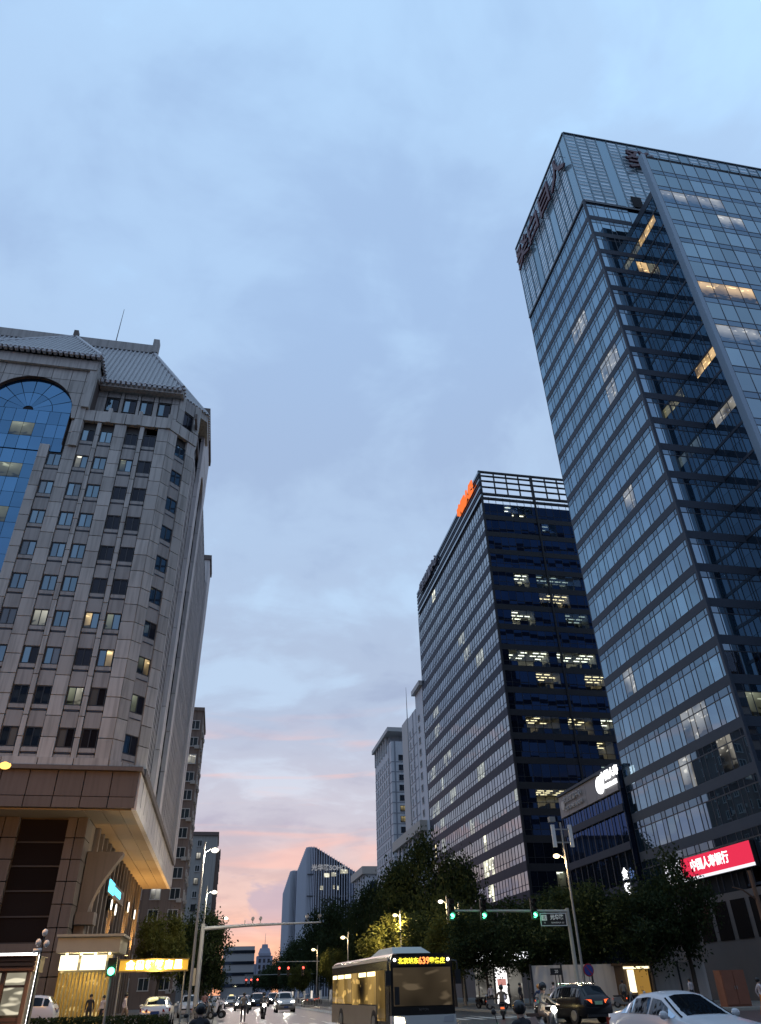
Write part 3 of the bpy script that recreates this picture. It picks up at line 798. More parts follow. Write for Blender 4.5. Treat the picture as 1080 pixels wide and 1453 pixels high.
# front sheet of the wing
us = [1.0+1.95*i for i in range(17)]; hz = []
wl = {(2, 0): lit_t, (2, 1): lit_t, (2, 2): lit_t, (2, 3): lit_t, (2, 4): lit_t, (3, 5): lit_t, (3, 4): lit_t, (7, 0): lit_tw, (7, 1): lit_tw, (7, 2): lit_tw, (7, 3): lit_tw, (9, 0): lit_t, (9, 1): lit_t, (9, 2): lit_t}
for k in range(24):
    zt = 103.4-FP*k; zb = zt-FP
    for i in range(16):
        M = wl.get((k, i), g_t2)
        TP.add(WF, us[i]+.04, us[i+1]-.04, zb+1.05, zt-.02, M); TP.add(WF, us[i]+.04, us[i+1]-.04, zb+.06, zb+.95, g_tr)
    hz += [(zb+1.0, .11, .03), (zb+.02, .10, .03)]
mulls(WF, [.5]+us, 7.5, 104.2, .08, hz=hz)
MB().box(51.5, 52.1, 50.15, 51.1, 7.5, 104.3).build('slab_edge', edge_m, TW)
MB().box(52.1, 84.5, 50.35, 51.1, 7.5, 104.25).build('slab_back', void_m, TW)
# crown: bays of louvred glass, sky seen through put into the slats' pale colour
def crown(wall, u0, u1, bays, z0, z1, root):
    w = (u1-u0)/bays; pitch = (z1-z0-.6)/19
    pm = MB().box(-w/2+.04, w/2-.04, 0, .06, -(z1-z0)/2+.02, (z1-z0)/2-.02).mesh('crown_panel', crown_m)
    lm = MB()
    for k in range(19):
        z = -(z1-z0)/2+.45+pitch*k
        lm.box(-w/2+.22, w/2-.22, -.035, -.005, z, z+pitch*.42)
    lm = lm.mesh('crown_louvre', crown_l)
    for i in range(bays):
        c = wall.p(u0+w*(i+.5), (z0+z1)/2, .0)-root.location
        p = link('crown_panel', pm, root, c, (0, 0, wall.rz))
        if i % 4 != 3: link('louvre', lm, p)
    mulls(wall, [u0+w*i for i in range(bays+1)], z0, z1, .06, 0, .11, 'crown_frame', root, mat('crown_mullion', (.16, .23, .28), .4, metal=.2))
    mb = MB(); wall.box(mb, u0, u1, z1-.25, z1, -.2, .18); mb.build('crown_rail', mull_m, root)
    mb = MB(); wall.box(mb, u0, u1, z0-.35, z0, -.2, .2); mb.build('crown_rail', mull_m, root)
crown(LF, 0, 23, 12, TZ1, TZT, TW)
crown(MF, 0, 38, 20, TZ1, TZT, TW)
MB().box(TX+.1, 82.8, 79.8, 80, TZ1, TZT).build('crown_back', crown_m, TW)
mb = MB().box(53.2, 54.9, 56.78, 56.86, 101.4, 104.2); mb.build('opening_shade', void_m, TW)  # black plate on the crown stands for the shade inside an opening
for k, ch in enumerate(('癸', '白', '目', '人')):
    link('sign_character', text_mesh(ch, 5.7, red_m, .16, bold=.06), TW, Vector((TX-.6, 76.6-5.3*k, 114.6))-TW.location, ROT_W)
    mb = MB()
    for dy in (-1.8, 1.8):
        for dz in (-2, 2): mb.tube((TX-.6, 76.6-5.3*k+dy, 114.3+dz), (TX, 76.6-5.3*k+dy, 114.3+dz), .05, .05, 5)
    mb.build('sign_bracket', mull_m, TW)
link('sign_character', text_mesh('癸', 5.7, red_m, .16, bold=.06), TW, Vector((57.4, TY-.6, 114.4))-TW.location, ROT_S)
for k in range(nfl):            # rear face, seen in the neighbour's glass
    zt = TZ1-.55-FP*k
    MB().box(TX+.1, 84, 79.95, 80.05, zt-FP+.95, zt).build('rear_glazing', g_t, TW); MB().box(TX+.1, 84, 79.95, 80.1, zt, zt+.95).build('spandrel', span_m, TW)
TP.finish(300)
# stone base of the tower with its shop band
bst = mat('tower_base', (.15, .125, .115), .6, var=.15, vscale=.5)
MB().box(TX-.1, 84, TY-.1, 80, .1, 8.2).box(51.3, 85, 50.0, 57, .1, 7.6).build('base', bst, TW)
for k in range(8):
    mb = MB(); LF.box(mb, 2.8*k+.3, 2.8*k+2.4, 4.6, 7.6, .1, .16); mb.build('shop_window', g_dark, TW)

# ---------------------------------------------------------------- the second glass office block
MBL = thing('office_block', (50, 130, 0), 'dark glass office block with horizontal bands and an open grid along its roof', 'building')
MX, MY, MYE, MZT, MFP = 44.0, 112.0, 167.0, 90.5, 3.92
MB().box(MX+.15, 75, MY+6.2, MYE, 0, 83.6).build('core', void_m, MBL)
g_m = glass('block_glass', (.85, .93, 1.0), (.022, .03, .042), 5.5, .02, .08)
g_mf = glass('block_front_glass', (.20, .34, .75), (.006, .009, .016), 2.25, .02, .06)
mspan = mat('block_spandrel', (.028, .040, .068), .5, metal=.0, ior=1.18, var=.1, vscale=.2)
mspan_f = mat('block_front_spandrel', (.020, .021, .026), .5, metal=.2)
lit_m1 = lit_glass('lit_block', (1.0, .98, .72), 2.0, (.7, .8, 1), 1.7)
lit_m2 = lit_glass('lit_block_yellow', (1.0, .84, .46), 1.6, (.7, .8, 1), 1.6)
lit_m3 = lit_glass('lit_block_dim', (.9, .95, .8), .5, (.7, .8, 1), 1.8)
MP = Panes(MBL)
ML = Wall((MX, MYE, 0), (0, -1)); MF2 = Wall((MX, MY, 0), (1, 0))
Z0R = 81.0+1.45
frontlit = {0: [(4.5, 10.5, lit_m1)], 1: [(12, 15, lit_m3)], 4: [(4.2, 8, lit_m1), (9.5, 18, lit_m3)], 5: [(9, 15, lit_m2)],
            6: [(3, 7.5, lit_m1), (13, 18, lit_m3)], 8: [(1.5, 9.2, lit_m1), (10.5, 18, lit_m1)], 9: [(6, 10.6, lit_m2), (15, 19.5, lit_m2)],
            11: [(3, 9, lit_m2), (10.5, 15, lit_m2), (16.5, 19.5, lit_m1)], 12: [(15, 18, lit_m2)], 13: [(15, 18, lit_m3)], 14: [(3, 9, lit_m2)], 17: [(4.5, 6, lit_m1)]}
nM = 19
uf = [1.5*i for i in range(16)]; hz = []
for k in range(nM+1):
    zt = Z0R-MFP*k; zb = zt-2.85
    if zb < 6: break
    for i in range(15):
        M = g_mf; um = (uf[i]+uf[i+1])/2
        for a, b, L in frontlit.get(k, ()):
            if a <= um <= b: M = L
        cl_ = M is not g_mf
        MP.add(MF2, uf[i]+.03, uf[i+1]-.03, zb+.85, zt, g_clr if cl_ else g_mf); MP.add(MF2, uf[i]+.03, uf[i+1]-.03, zb, zb+.79, g_clr if cl_ and (i*7+k) % 3 else g_mf)
    mb = MB(); MF2.box(mb, 0, 22.6, zb-(MFP-2.85), zb, -.05, .05); mb.build('spandrel', mspan_f, MBL)
    hz.append((zb+.82, .07, .03))
    for j_, (a, b, L) in enumerate(frontlit.get(k, ())):
        a_, b_ = 1.5*math.ceil(a/1.5-.501), 1.5*math.floor(b/1.5+.501)
        if b_ > a_: room(MF2, MBL, a_, b_, zb+.05, zt+.02, (1.0, .80, .42) if L is lit_m2 else (1.0, .97, .70) if L is lit_m1 else (.85, 1.0, .82), 4.2 if L is lit_m1 else 3.2 if L is lit_m2 else .9, seed=k*5+j_)
mulls(MF2, uf, 6, 84, .07, root=MBL, M=mspan_f, hz=hz)
for u in (0, 11.2): 
    mb = MB(); MF2.box(mb, u, u+.35, 6, 84, -.1, .22); mb.build('pier', mspan_f, MBL)
ul = [MYE-MY-1.447*i for i in range(39)][::-1]; hz = []
random.seed(11)
for k in range(nM+1):
    zt = Z0R-MFP*k+.1; zb = zt-2.55
    if zb < 6: break
    run = 0
    for i in range(38):
        if run > 0: run -= 1
        elif random.random() < (.012 if k < 5 else .05 if k < 12 else .07): run = random.randint(1, 4); Lm = random.choice((lit_m1, lit_m3, lit_m3, lit_m3, lit_m2))
        M = Lm if run > 0 else g_m
        MP.add(ML, ul[i]+.03, ul[i+1]-.03, zb+.82, zt, M); MP.add(ML, ul[i]+.03, ul[i+1]-.03, zb+.02, zb+.75, M if run > 0 and random.random() < .6 else g_m)
    hz.append((zb+.79, .08, .03))
    mb = MB(); ML.box(mb, 0, 55.1, zb-(MFP-2.55), zb, -.05, .05); mb.build('spandrel', mspan, MBL)
mulls(ML, ul, 6, 84, .07, root=MBL, M=mspan, hz=hz, d1=.05)
random.seed(5)
# parapet: louvre strips on the street side, open frame on the front
for k in range(7):
    mb = MB(); ML.box(mb, 0, 55.1, 83.9+.95*k, 83.9+.95*k+.55, -.25, .1); mb.build('louvre_strip', mspan if k % 2 else g_m, MBL)
mb = MB(); ML.box(mb, 0, 55, 83.4, 90.3, -.5, -.35); mb.build('parapet_back', void_m, MBL)
mb = MB()
for i in range(3): MF2.box(mb, 11.2*i, 11.2*i+.5, 83.4, 90.5, -.4, .05)
for u0 in (0, 11.2):
    for j in range(1, 4): MF2.box(mb, u0+.5+2.67*j, u0+.72+2.67*j, 84.6, 90, -.3, 0)
for z, h in ((83.4, .5), (84.5, .5), (86.4, .22), (87.9, .22), (89.2, .22), (90.1, .4)): MF2.box(mb, 0, 22.9, z, z+h, -.35, .02)
mb.build('parapet_grid', mspan_f, MBL)
for k, ch in enumerate('中国人保'[::1]):
    link('sign_character', text_mesh(ch, 3.0, lamp_mat('sign_orange', (1.0, .20, .05), 1.1), .15, bold=.1), MBL, Vector((MX-.5, 124.6-2.75*k, 88.6))-MBL.location, ROT_W)
for k, ch in enumerate('世纪财富中心'):
    link('sign_character', text_mesh(ch, 3.0, mat('sign_unlit', (.13, .13, .17), .5), .15, bold=.1), MBL, Vector((MX-.5, 160.8-2.95*k, 88.4))-MBL.location, ROT_W)
MP.finish(300)
MB().box(MX-.05, 75, MY-.05, MYE+.05, .1, 6).build('base', bst, MBL)

# low podium between the two with the long sign band
PB = thing('podium_block', (50, 95, 0), 'low glazed podium between the glass towers with a grey sign band', 'building')
MB().box(44.2, 60, 80.2, 96.9, .1, 22.6).build('core', g_mf, PB)
PLW = Wall((44.0, 97.0, 0), (0, -1))
for k in range(6):
    slab(PLW, PB, 2.8*k, 2.8*(k+1), 20.3, 23.0, -.3, .12, mat('sign_band', (.17, .175, .19), .45, metal=.3), 'band_panel', .02)
mb = MB(); PLW.box(mb, 0, 17, 23, 23.3, -.5, .35); mb.build('cornice', span_m, PB)
mulls(PLW, [1.7*i for i in range(11)], 5, 20.3, .08, root=PB)
for k in range(4):
    mb = MB(); PLW.box(mb, 0, 17, 6+4*k, 6.8+4*k, -.1, .12); mb.build('spandrel', mspan, PB)
white_l = lamp_mat('sign_white', (1, 1, 1), 2.2)
SG = thing('shop_sign', (43.7, 83, 21.6), 'white lit bank sign of a round emblem and four characters on the podium band', 'sign')
a = MB().tube((43.72, 84.3, 21.75), (43.86, 84.3, 21.75), 1.0, 1.0, 20); a.build('emblem', white_l, SG)
link('lettering', text_mesh('中国人寿', 1.15, white_l, .05, bold=.03), SG, (0, -1.6, .75), ROT_W)
link('lettering', text_mesh('CHINA LIFE', .62, white_l, .05, bold=.03), SG, (0, -1.6, -.35), ROT_W)
SG2 = thing('shop_sign', (43.7, 92.6, 21.6), 'unlit grey lettering with a small round emblem on the podium band', 'sign')
grl = mat('sign_grey', (.40, .40, .41), .5)
a = MB().tube((43.72, 95.6, 21.7), (43.86, 95.6, 21.7), .55, .55, 16); a.build('emblem', grl, SG2)
link('lettering', text_mesh('北京财富中心', .95, grl, .04), SG2, (0, -.2, .55), ROT_W)
link('lettering', text_mesh('FORTUNE PLAZA', .75, grl, .04), SG2, (0, -.2, -.5), ROT_W)
# ---------------------------------------------------------------- buildings further down the street
wpane = {}
def simple_window(wall, root, uc, zc, w, h, gl, fr, d=.0, bars=1):
    k = (w, h, fr.name, bars)
    if k not in wpane:
        b = MB(); f = .09
        b.box(-w/2, w/2, -.1, .05, h/2-f, h/2).box(-w/2-.05, w/2+.05, -.16, .05, -h/2-.04, -h/2+f)
        b.box(-w/2, -w/2+f, -.1, .05, -h/2+f, h/2-f).box(w/2-f, w/2, -.1, .05, -h/2+f, h/2-f)
        if bars: b.box(-.04, .04, -.1, .05, -h/2+f, h/2-f)
        wpane[k] = b.mesh('window', fr)
    wn = link('window', wpane[k], root, wall.p(uc, zc, d)-root.location, (0, 0, wall.rz))
    link('pane', pane_mesh(w-.16, h-.16, gl), wn, (0, .0, 0)); return wn

brown = mat('brown_render', (.215, .165, .145), .85, var=.12, vscale=.4, streak=.25)
wfr = mat('white_frame', (.55, .55, .55), .5)
g_res = glass('flat_glass', (.7, .85, 1), (.03, .04, .045), 1.6, .03)
lit_r = lit_glass('lit_flat', (1, .96, .85), .8)
AP = thing('apartment_block', (-12, 128, 0), 'brown apartment block with white window frames and wall-hung air conditioners', 'building')
MB().box(-24, -6.35, 128, 142, .1, 43.3).build('wall', brown, AP)
MB().box(-24.2, -6.2, 127.8, 142.2, 43.3, 43.9).build('parapet', brown, AP)
APW = Wall((-24, 128, 0), (1, 0)); APS = Wall((-6.35, 128, 0), (0, 1))
acm = mat('ac_unit', (.42, .41, .40), .6, var=.1)
acb = MB().box(-.4, .4, -.3, 0, -.28, .28); acb.tube((0, -.3, 0), (0, -.33, 0), .2, .2, 10); ac_me = acb.mesh('air_conditioner', acm)
for k in range(14):
    z = 40.8-2.9*k
    if z < 3: break
    for c, x in enumerate((-7.5, -10.4, -13.2, -16)):
        simple_window(APW, AP, 24+x, z, 1.55, 1.6, lit_r if (k, c) in ((2, 0), (9, 1)) else g_res, wfr, .02)
    for c, y in enumerate((2.2, 6.0, 10)):
        simple_window(APS, AP, y, z, 1.3, 1.5, g_res, wfr, .02)
        if (k+c) % 3 != 0: link('air_conditioner', ac_me, AP, APS.p(y-1.3, z-.7+.4*((k*7+c) % 3-1), .02)-AP.location, (0, 0, APS.rz))
    if k % 2: link('air_conditioner', ac_me, AP, APW.p(17.2, z-.9, .02)-AP.location, (0, 0, APW.rz))
greyr = mat('grey_render', (.36, .355, .34), .85, var=.1, vscale=.3, streak=.2)
GB = thing('apartment_block', (-8, 190, 0), 'pale grey apartment block with small square windows beyond the brown one', 'building')
MB().box(-16, -2.75, 190, 205, .1, 33.4).build('wall', greyr, GB); MB().box(-16.2, -2.5, 189.7, 205.2, 33.4, 34.2).build('parapet', mat('brown_trim', (.16, .12, .11), .8), GB)
MB().box(-2.75, -1.9, 191, 204, .1, 30.3).build('side_bay', brown, GB)
GBW = Wall((-16, 190, 0), (1, 0)); GBS = Wall((-1.9, 190, 0), (0, 1))
for k in range(11):
    z = 31.7-2.7*k
    for c, x in enumerate((-6.8, -9.6, -12.6)): simple_window(GBW, GB, 16+x, z, 1.1, 1.4, lit_r if (k, c) in ((1, 0), (3, 0)) else g_res, frame_d if k % 2 else wfr, .02)
    for y in (3, 8): simple_window(GBS, GB, y, z-1.6, 1.4, 1.4, g_res, frame_d, .02)

# pale towers behind the dark block
pale = mat('pale_tile', (.50, .53, .57), .6, var=.07, vscale=.25, streak=.12)
pale2 = mat('pale_trim', (.42, .42, .42), .6)
g_pt = glass('pale_tower_glass', (.5, .65, .85), (.016, .022, .032), 1.7, .03)
lit_pt = lit_glass('lit_pale', (1, .80, .38), .7)
def pale_tower(x0, x1, y0, y1, zt, label, lits, rows, name='residential_tower'):
    T_ = thing(name, ((x0+x1)/2, (y0+y1)/2, 0), label, 'building')
    MB().box(x0, x1, y0, y1, .1, zt).build('wall', pale, T_)
    F = Wall((x0, y0, 0), (1, 0)); L = Wall((x0, y1, 0), (0, -1))
    nz = int((zt-4)/2.78)
    for k in range(nz):
        z = zt-4.6-2.78*k
        if z < 22: break
        if k < rows:
            for c in range(int((x1-x0)/3.1)): simple_window(F, T_, 3.0+3.1*c, z, 1.7, 1.5, lit_pt if (k, c) in lits else g_pt, frame_d, .01)
        for c in range(int((y1-y0)/3.2)): simple_window(L, T_, 1.8+3.2*c, z, .95, 1.5, g_pt, pale2, .01)
        mb = MB(); F.box(mb, .05, x1-x0, z-1.35, z-1.13, -.1, .06); mb.build('floor_line', mat('floor_line', (.20, .22, .26), .6), T_)
        mb = MB(); L.box(mb, 0, y1-y0-.05, z-1.35, z-1.13, -.1, .06); mb.build('floor_line', MATS['floor_line'], T_)
    mb = MB(); F.box(mb, .9, 1.3, 0, zt, -.1, .1); L.box(mb, y1-y0-3.2, y1-y0-2.8, 0, zt, -.1, .1); mb.build('recess_shade', MATS['floor_line'], T_)  # dark strips proud of the wall, painting the shade of a recess
    return T_
TA = pale_tower(44, 58, 207, 232, 62.2, 'pale tiled tower with heavy cornice and a column of square windows', {(5, 0), (6, 0)}, 13)
MB().box(44.6, 58, 212, 231, 62.2, 65).build('attic', pale, TA); MB().box(43.0, 58.5, 206.5, 232.5, 65, 66.2).build('cornice', pale2, TA)
for k in range(6): MB().box(43.6, 44.2, 213+3.4*k, 213.9+3.4*k, 60.5, 65).build('pilaster', pale2, TA)
TB = pale_tower(44, 58, 175.6, 184, 61.4, 'slim pale tower rising behind the dark glass block', set(), 16)
MB().box(44.1, 58, 168, 175.5, .1, 64.8).build('stair_shaft', pale, TB); MB().box(43.2, 58, 167.5, 176, 64.8, 66).build('cornice', pale2, TB)
TBW = Wall((44.1, 175.5, 0), (0, -1))
for k in range(12): simple_window(TBW, TB, 3, 58-2.78*k, 1.6, 1.5, g_pt, pale2, .01)
MB().box(44.4, 50, 187, 193.5, .1, 62.6).build('rear_wing', pale2, TB)
MB().tube((45, 189, 62.5), (45, 189, 72), .12, .04, 5).build('antenna', frame_d, TB)
for (x0, x1, y0, y1, zt, lb) in ((43.6, 56, 171, 201, 31.6, 'colonnaded stone podium beneath the pale towers'), (43.6, 60, 250, 272, 32.5, 'low stone hall with tall windows beside the ribbed office block')):
    P_ = thing('podium_hall', ((x0+x1)/2, (y0+y1)/2, 0), lb, 'building')
    MB().box(x0, x1, y0, y1, .1, zt).build('wall', pale, P_)
    MB().box(x0-1.2, x1, y0-.8, y1+.8, zt, zt+2.2).build('cornice', mat('cornice_stone', (.40, .37, .33), .7), P_)
    L = Wall((x0, y1, 0), (0, -1)); F = Wall((x0, y0, 0), (1, 0))
    for c in range(int((y1-y0)/4)):
        mb = MB(); L.box(mb, 4*c+.8, 4*c+2.8, 18, zt-1.5, -.1, .05); mb.build('tall_window', g_pt, P_)
        mb = MB(); L.box(mb, 4*c+3.1, 4*c+4.1, 10, zt, -.1, .5); mb.build('column', pale, P_)
    for c in range(2):
        mb = MB(); F.box(mb, 1.5+5*c, 4.5+5*c, zt-7, zt-2, -.1, .05); mb.build('tall_window', g_pt, P_)

# ribbed office block with the sloping roofline
rib_m = mat('rib_panel', (.46, .49, .55), .45, metal=.3, var=.08, vscale=.2)
g_so = glass('ribbed_glass', (.65, .74, .92), (.02, .025, .034), 2.3, .03)
lit_so = lit_glass('lit_ribbed', (1, .96, .75), .8)
SO = thing('ribbed_office', (44, 345, 0), 'rounded dark office block with vertical ribs and a roofline sloping down', 'building')
def plan(x0, y0, x1, y1, rad, n=8):
    pts = [(x1, y1), (x0, y1)]
    for t in range(n+1):
        a = math.pi+math.pi/2*t/n; pts.append((x0+rad+rad*math.cos(a), y0+rad+rad*math.sin(a)))
    pts.append((x1, y0)); return pts
def sloped(pts, zfun, name, M, root):
    b = MB(); n = len(pts); k = 0
    b.v = [(x, y, .1) for x, y in pts]+[(x, y, zfun(x, y)) for x, y in pts]
    b.f = [tuple(range(n-1, -1, -1)), tuple(range(n, 2*n))]+[(i, (i+1) % n, n+(i+1) % n, n+i) for i in range(n)]
    return b.build(name, M, root)
zf = lambda x, y: 52.6-.56*max(0, x-36.5)-.10*max(0, y-334)
p1 = plan(33.0, 330, 62, 372, 3.2)
sloped(p1, zf, 'body', g_so, SO)
p2 = plan(30.2, 376, 52, 420, 3.0); zf2 = lambda x, y: 49.5-.12*(y-376)
sloped(p2, zf2, 'rear_body', g_so, SO)
for pts, zz in ((p1, zf), (p2, zf2)):
    q = pts[1:]
    for (xa, ya), (xb, yb) in zip(q[:-1], q[1:]):
        L = math.hypot(xb-xa, yb-ya); n = max(1, int(L/1.05))
        for i in range(n):
            t = (i+.5)/n; x = xa+(xb-xa)*t; y = ya+(yb-ya)*t
            nx, ny = (yb-ya)/L, -(xb-xa)/L
            if nx*(-x)+ny*(-y) < 0: nx, ny = -nx, -ny
            z1 = zz(x, y)
            if ya > 331 and abs(xb-xa) < .1 and i % 3: continue
            MB().hexa([(x-.12, y-.12, .1), (x+.12, y-.12, .1), (x+.12+nx*.5, y+.12+ny*.5, .1), (x-.12+nx*.5, y+.12+ny*.5, .1)]+
                      [(x-.12, y-.12, z1+.3), (x+.12, y-.12, z1+.3), (x+.12+nx*.5, y+.12+ny*.5, z1+.3), (x-.12+nx*.5, y+.12+ny*.5, z1+.3)]).build('rib', rib_m, SO)
for z in (10, 18, 26, 34, 42):
    MB().box(33.0, 62, 329.7, 330, z, z+.5).box(32.75, 33, 333, 372, z, z+.5).build('floor_line', frame_d, SO)
for x, z, w, M in ((38.5, 36.5, 1.2, lit_so), (43.8, 36.8, .6, lit_so), (45.6, 36.5, .5, lit_so), (40.0, 41.2, 2.2, lit_so), (43, 41.5, 2.0, lit_so), (46.8, 42.6, 3.2, lit_so), (51.5, 39, 1.5, lit_so)):
    MB().box(x, x+w, 329.6, 329.95, z, z+1.5).build('lit_window', M, SO)
link('lettering', text_mesh('光华路SOHO', 2.5, lamp_mat('sign_pale', (.8, .82, .9), .35), .1, bold=.05), SO, (-2.1, -15.8, 44.6), ROT_S)

# end of the street
FBm = thing('domed_tower', (37, 700, 0), 'far-off stone tower with a stepped dome and spire at the street end', 'building')
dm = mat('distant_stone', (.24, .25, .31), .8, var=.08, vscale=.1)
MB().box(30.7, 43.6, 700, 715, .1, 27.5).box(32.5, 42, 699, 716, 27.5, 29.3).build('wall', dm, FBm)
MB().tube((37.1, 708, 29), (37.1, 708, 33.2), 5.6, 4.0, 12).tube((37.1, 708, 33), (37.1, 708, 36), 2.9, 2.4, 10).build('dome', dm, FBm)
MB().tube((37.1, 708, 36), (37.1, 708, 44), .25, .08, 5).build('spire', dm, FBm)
for k in range(3):
    for j in range(5): MB().box(32.2+3.6*k, 34+3.6*k, 699.7, 700, 6+4.2*j, 8.6+4.2*j).build('window', g_pt, FBm)
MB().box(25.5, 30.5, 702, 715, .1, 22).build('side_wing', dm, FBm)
FG = thing('office_slab', (12, 400, 0), 'pale banded office slab closing the far end of the street', 'building')
MB().box(2, 16.3, 400, 415, .1, 20.4).build('wall', mat('distant_pale', (.45, .43, .42), .8, var=.08, vscale=.2), FG)
for k in range(4): MB().box(1.8, 16.5, 399.7, 400, 4.4+4.4*k, 5.6+4.4*k).build('window_band', g_pt, FG)

# buildings across the crossing, behind the photographer: they stand in the glass of the towers
for (x0, x1, y0, y1, zt, lb) in ((14, 60, -86, -52, 74, 'plain banded office building across the crossing behind the viewpoint'), (-70, -16, -74, -34, 58, 'stone banded building on the near corner behind the viewpoint'), (70, 120, -60, -20, 60, 'banded office building further along the cross street')):
    B_ = thing('office_slab', ((x0+x1)/2, (y0+y1)/2, 0), lb, 'building')
    MB().box(x0, x1, y0, y1, .1, zt).build('wall', stone_d, B_)
    for k in range(int(zt/3.8)):
        MB().box(x0+.5, x1-.5, y1, y1+.15, 3.8*k+1.4, 3.8*k+3.4).box(x0-.15, x0, y0+.5, y1-.5, 3.8*k+1.4, 3.8*k+3.4).box(x1, x1+.15, y0+.5, y1-.5, 3.8*k+1.4, 3.8*k+3.4).build('window_band', g_drk, B_)
# ---------------------------------------------------------------- trees
bark = mat('bark', (.075, .060, .048), .9, var=.3, vscale=4)
def leaf_mat(name, c1, c2):
    M = bpy.data.materials.new(name); M.use_nodes = True; t = M.node_tree; t.nodes.clear(); T = NT(t)
    geo = T.n('ShaderNodeNewGeometry').outputs['Position']
    n = T.n('ShaderNodeTexNoise', i={'Vector': geo, 'Scale': .8, 'Detail': 3.0}).outputs[0]
    c = T.ramp(n, [(.3, (*c1, 1)), (.7, (*c2, 1))], 'LINEAR')
    d = T.n('ShaderNodeBsdfDiffuse', i={0: c}); tr = T.n('ShaderNodeBsdfTranslucent', i={0: c})
    g = T.n('ShaderNodeBsdfGlossy', i={0: (1, 1, 1, 1), 1: .45})
    m1 = T.n('ShaderNodeMixShader', i={0: .3, 1: d.outputs[0], 2: tr.outputs[0]})
    m2 = T.n('ShaderNodeMixShader', i={0: .006, 1: m1.outputs[0], 2: g.outputs[0]})
    T.n('ShaderNodeOutputMaterial', i={0: m2.outputs[0]}); return M
leaf_d = leaf_mat('leaf_dark', (.024, .037, .016), (.036, .053, .022))
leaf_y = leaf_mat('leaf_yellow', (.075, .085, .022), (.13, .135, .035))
def crown_mesh(seed, M, n=9000, clumps=46, leaf=.22, shape='round', drop=.0):
    """Leaf quads gathered in clumps at the ends of limbs; unit crown about 1 high and 1 wide (radius .5)."""
    rn = random.Random(seed); b = MB(); cs = []
    for i in range(clumps):
        while True:
            x, y, z = rn.uniform(-1, 1), rn.uniform(-1, 1), rn.uniform(-1, 1)
            rr = x*x+y*y+z*z
            if .12 < rr < 1: break
        if shape == 'cone':
            f = 1-.72*max(0, z); x *= f; y *= f
        cs.append((x*.46, y*.46, z*.46, rn.uniform(.10, .19)))
    for i in range(n):
        cx, cy_, cz, cr = cs[rn.randrange(clumps)]
        while True:
            a = Vector((rn.gauss(0, .55), rn.gauss(0, .55), rn.gauss(0, .5)))
            if a.length < 1.5: break
        p = Vector((cx, cy_, cz))+a*cr
        if shape == 'cone' and rn.random() < .3: p.z += abs(rn.gauss(0, .05))
        nrm = Vector((rn.gauss(0, 1), rn.gauss(0, 1), rn.gauss(.5, 1))).normalized()
        u = nrm.orthogonal().normalized(); v = nrm.cross(u); t = rn.uniform(0, 6.28)
        u, v = u*math.cos(t)+v*math.sin(t), v*math.cos(t)-u*math.sin(t)
        s = leaf*rn.uniform(.6, 1.3)*.1
        b.quad(p-u*s, p-v*s*.55, p+u*s, p+v*s*.55)
    return b.mesh('crown', M, fix=False)
def trunk_mesh(seed, fork=.35):
    rn = random.Random(seed); b = MB()
    b.tube((0, 0, 0), (.012, 0, .2), .022, .018, 8); b.tube((.012, 0, .2), (0, .008, fork+.05), .018, .013, 8)
    for i in range(6):
        a = i*1.05+rn.uniform(-.3, .3); r = rn.uniform(.12, .26); h = rn.uniform(.2, .42)
        p0 = Vector((0, .008, fork+.02*i-.05)); p1 = p0+Vector((r*.5*math.cos(a), r*.5*math.sin(a), h*.6)); p2 = p0+Vector((r*math.cos(a), r*math.sin(a), h))
        b.tube(p0, p1, .010, .006, 6, False); b.tube(p1, p2, .006, .003, 5, False)
    return b.mesh('trunk', bark)
CR_D = [crown_mesh(s, leaf_d, shape='round') for s in (1, 2, 3)]
CR_C = [crown_mesh(s, leaf_d, shape='cone', clumps=60, n=11000, leaf=.20) for s in (4, 5)]
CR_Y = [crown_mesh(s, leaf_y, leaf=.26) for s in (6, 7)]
TRK = [trunk_mesh(s) for s in (1, 2)]
def tree(x, y, h, w, cr, label, group=None, base=.30, name='street_tree', seed=0):
    t = thing(name, (x, y, .1), label, 'tree', group)
    link('trunk', TRK[seed % 2], t, (0, 0, 0), (0, 0, seed*1.7), (h*.9, h*.9, h))
    ch = h*(1-base)
    link('crown', cr, t, (0, 0, h*base+ch/2), (0, 0, seed*2.39), (w, w, ch)); return t
G1 = 'tall dark trees in front of the office block'
for i, (x, y, h, w, k) in enumerate(((27.9, 110, 20.0, 10, 0), (24.2, 112, 16.5, 9, 1), (31.8, 108, 17.5, 10, 1), (23.0, 126, 15.5, 9, 0), (28, 126, 19, 11, 1))):
    tree(x, y, h, w, CR_C[k], ('tallest pointed dark tree in front of the banded office block', 'pointed dark tree beside the colonnaded podium', 'broad pointed tree before the lower floors of the banded block', 'shorter pointed tree next to the low stone hall', 'tall dark tree standing behind the tallest pointed one')[i], G1, .18, 'tall_tree', i)
G2 = 'dark trees lining the far part of the street'
for i, (x, y, h, w) in enumerate(((22.5, 150, 16, 11), (22.5, 172, 17, 12), (22.8, 196, 15, 12), (22.6, 225, 14, 12), (22.8, 258, 14, 13), (22.9, 300, 13, 14), (-4.5, 150, 12, 9), (-4.6, 185, 12, 10), (-4.4, 230, 12, 11), (-4.5, 290, 12, 12), (10, 520, 11, 26), (24, 520, 12, 26), (-5, 400, 12, 18), (23.5, 370, 12, 18))):
    tree(x, y, h, w, CR_D[i % 3], 'dark leafy tree closing the very end of the street' if y == 520 else 'dark tree on the far pavement before the apartment blocks' if x < 0 else 'dark tree on the far pavement towards the ribbed office block', G2, .2, 'street_tree', i)
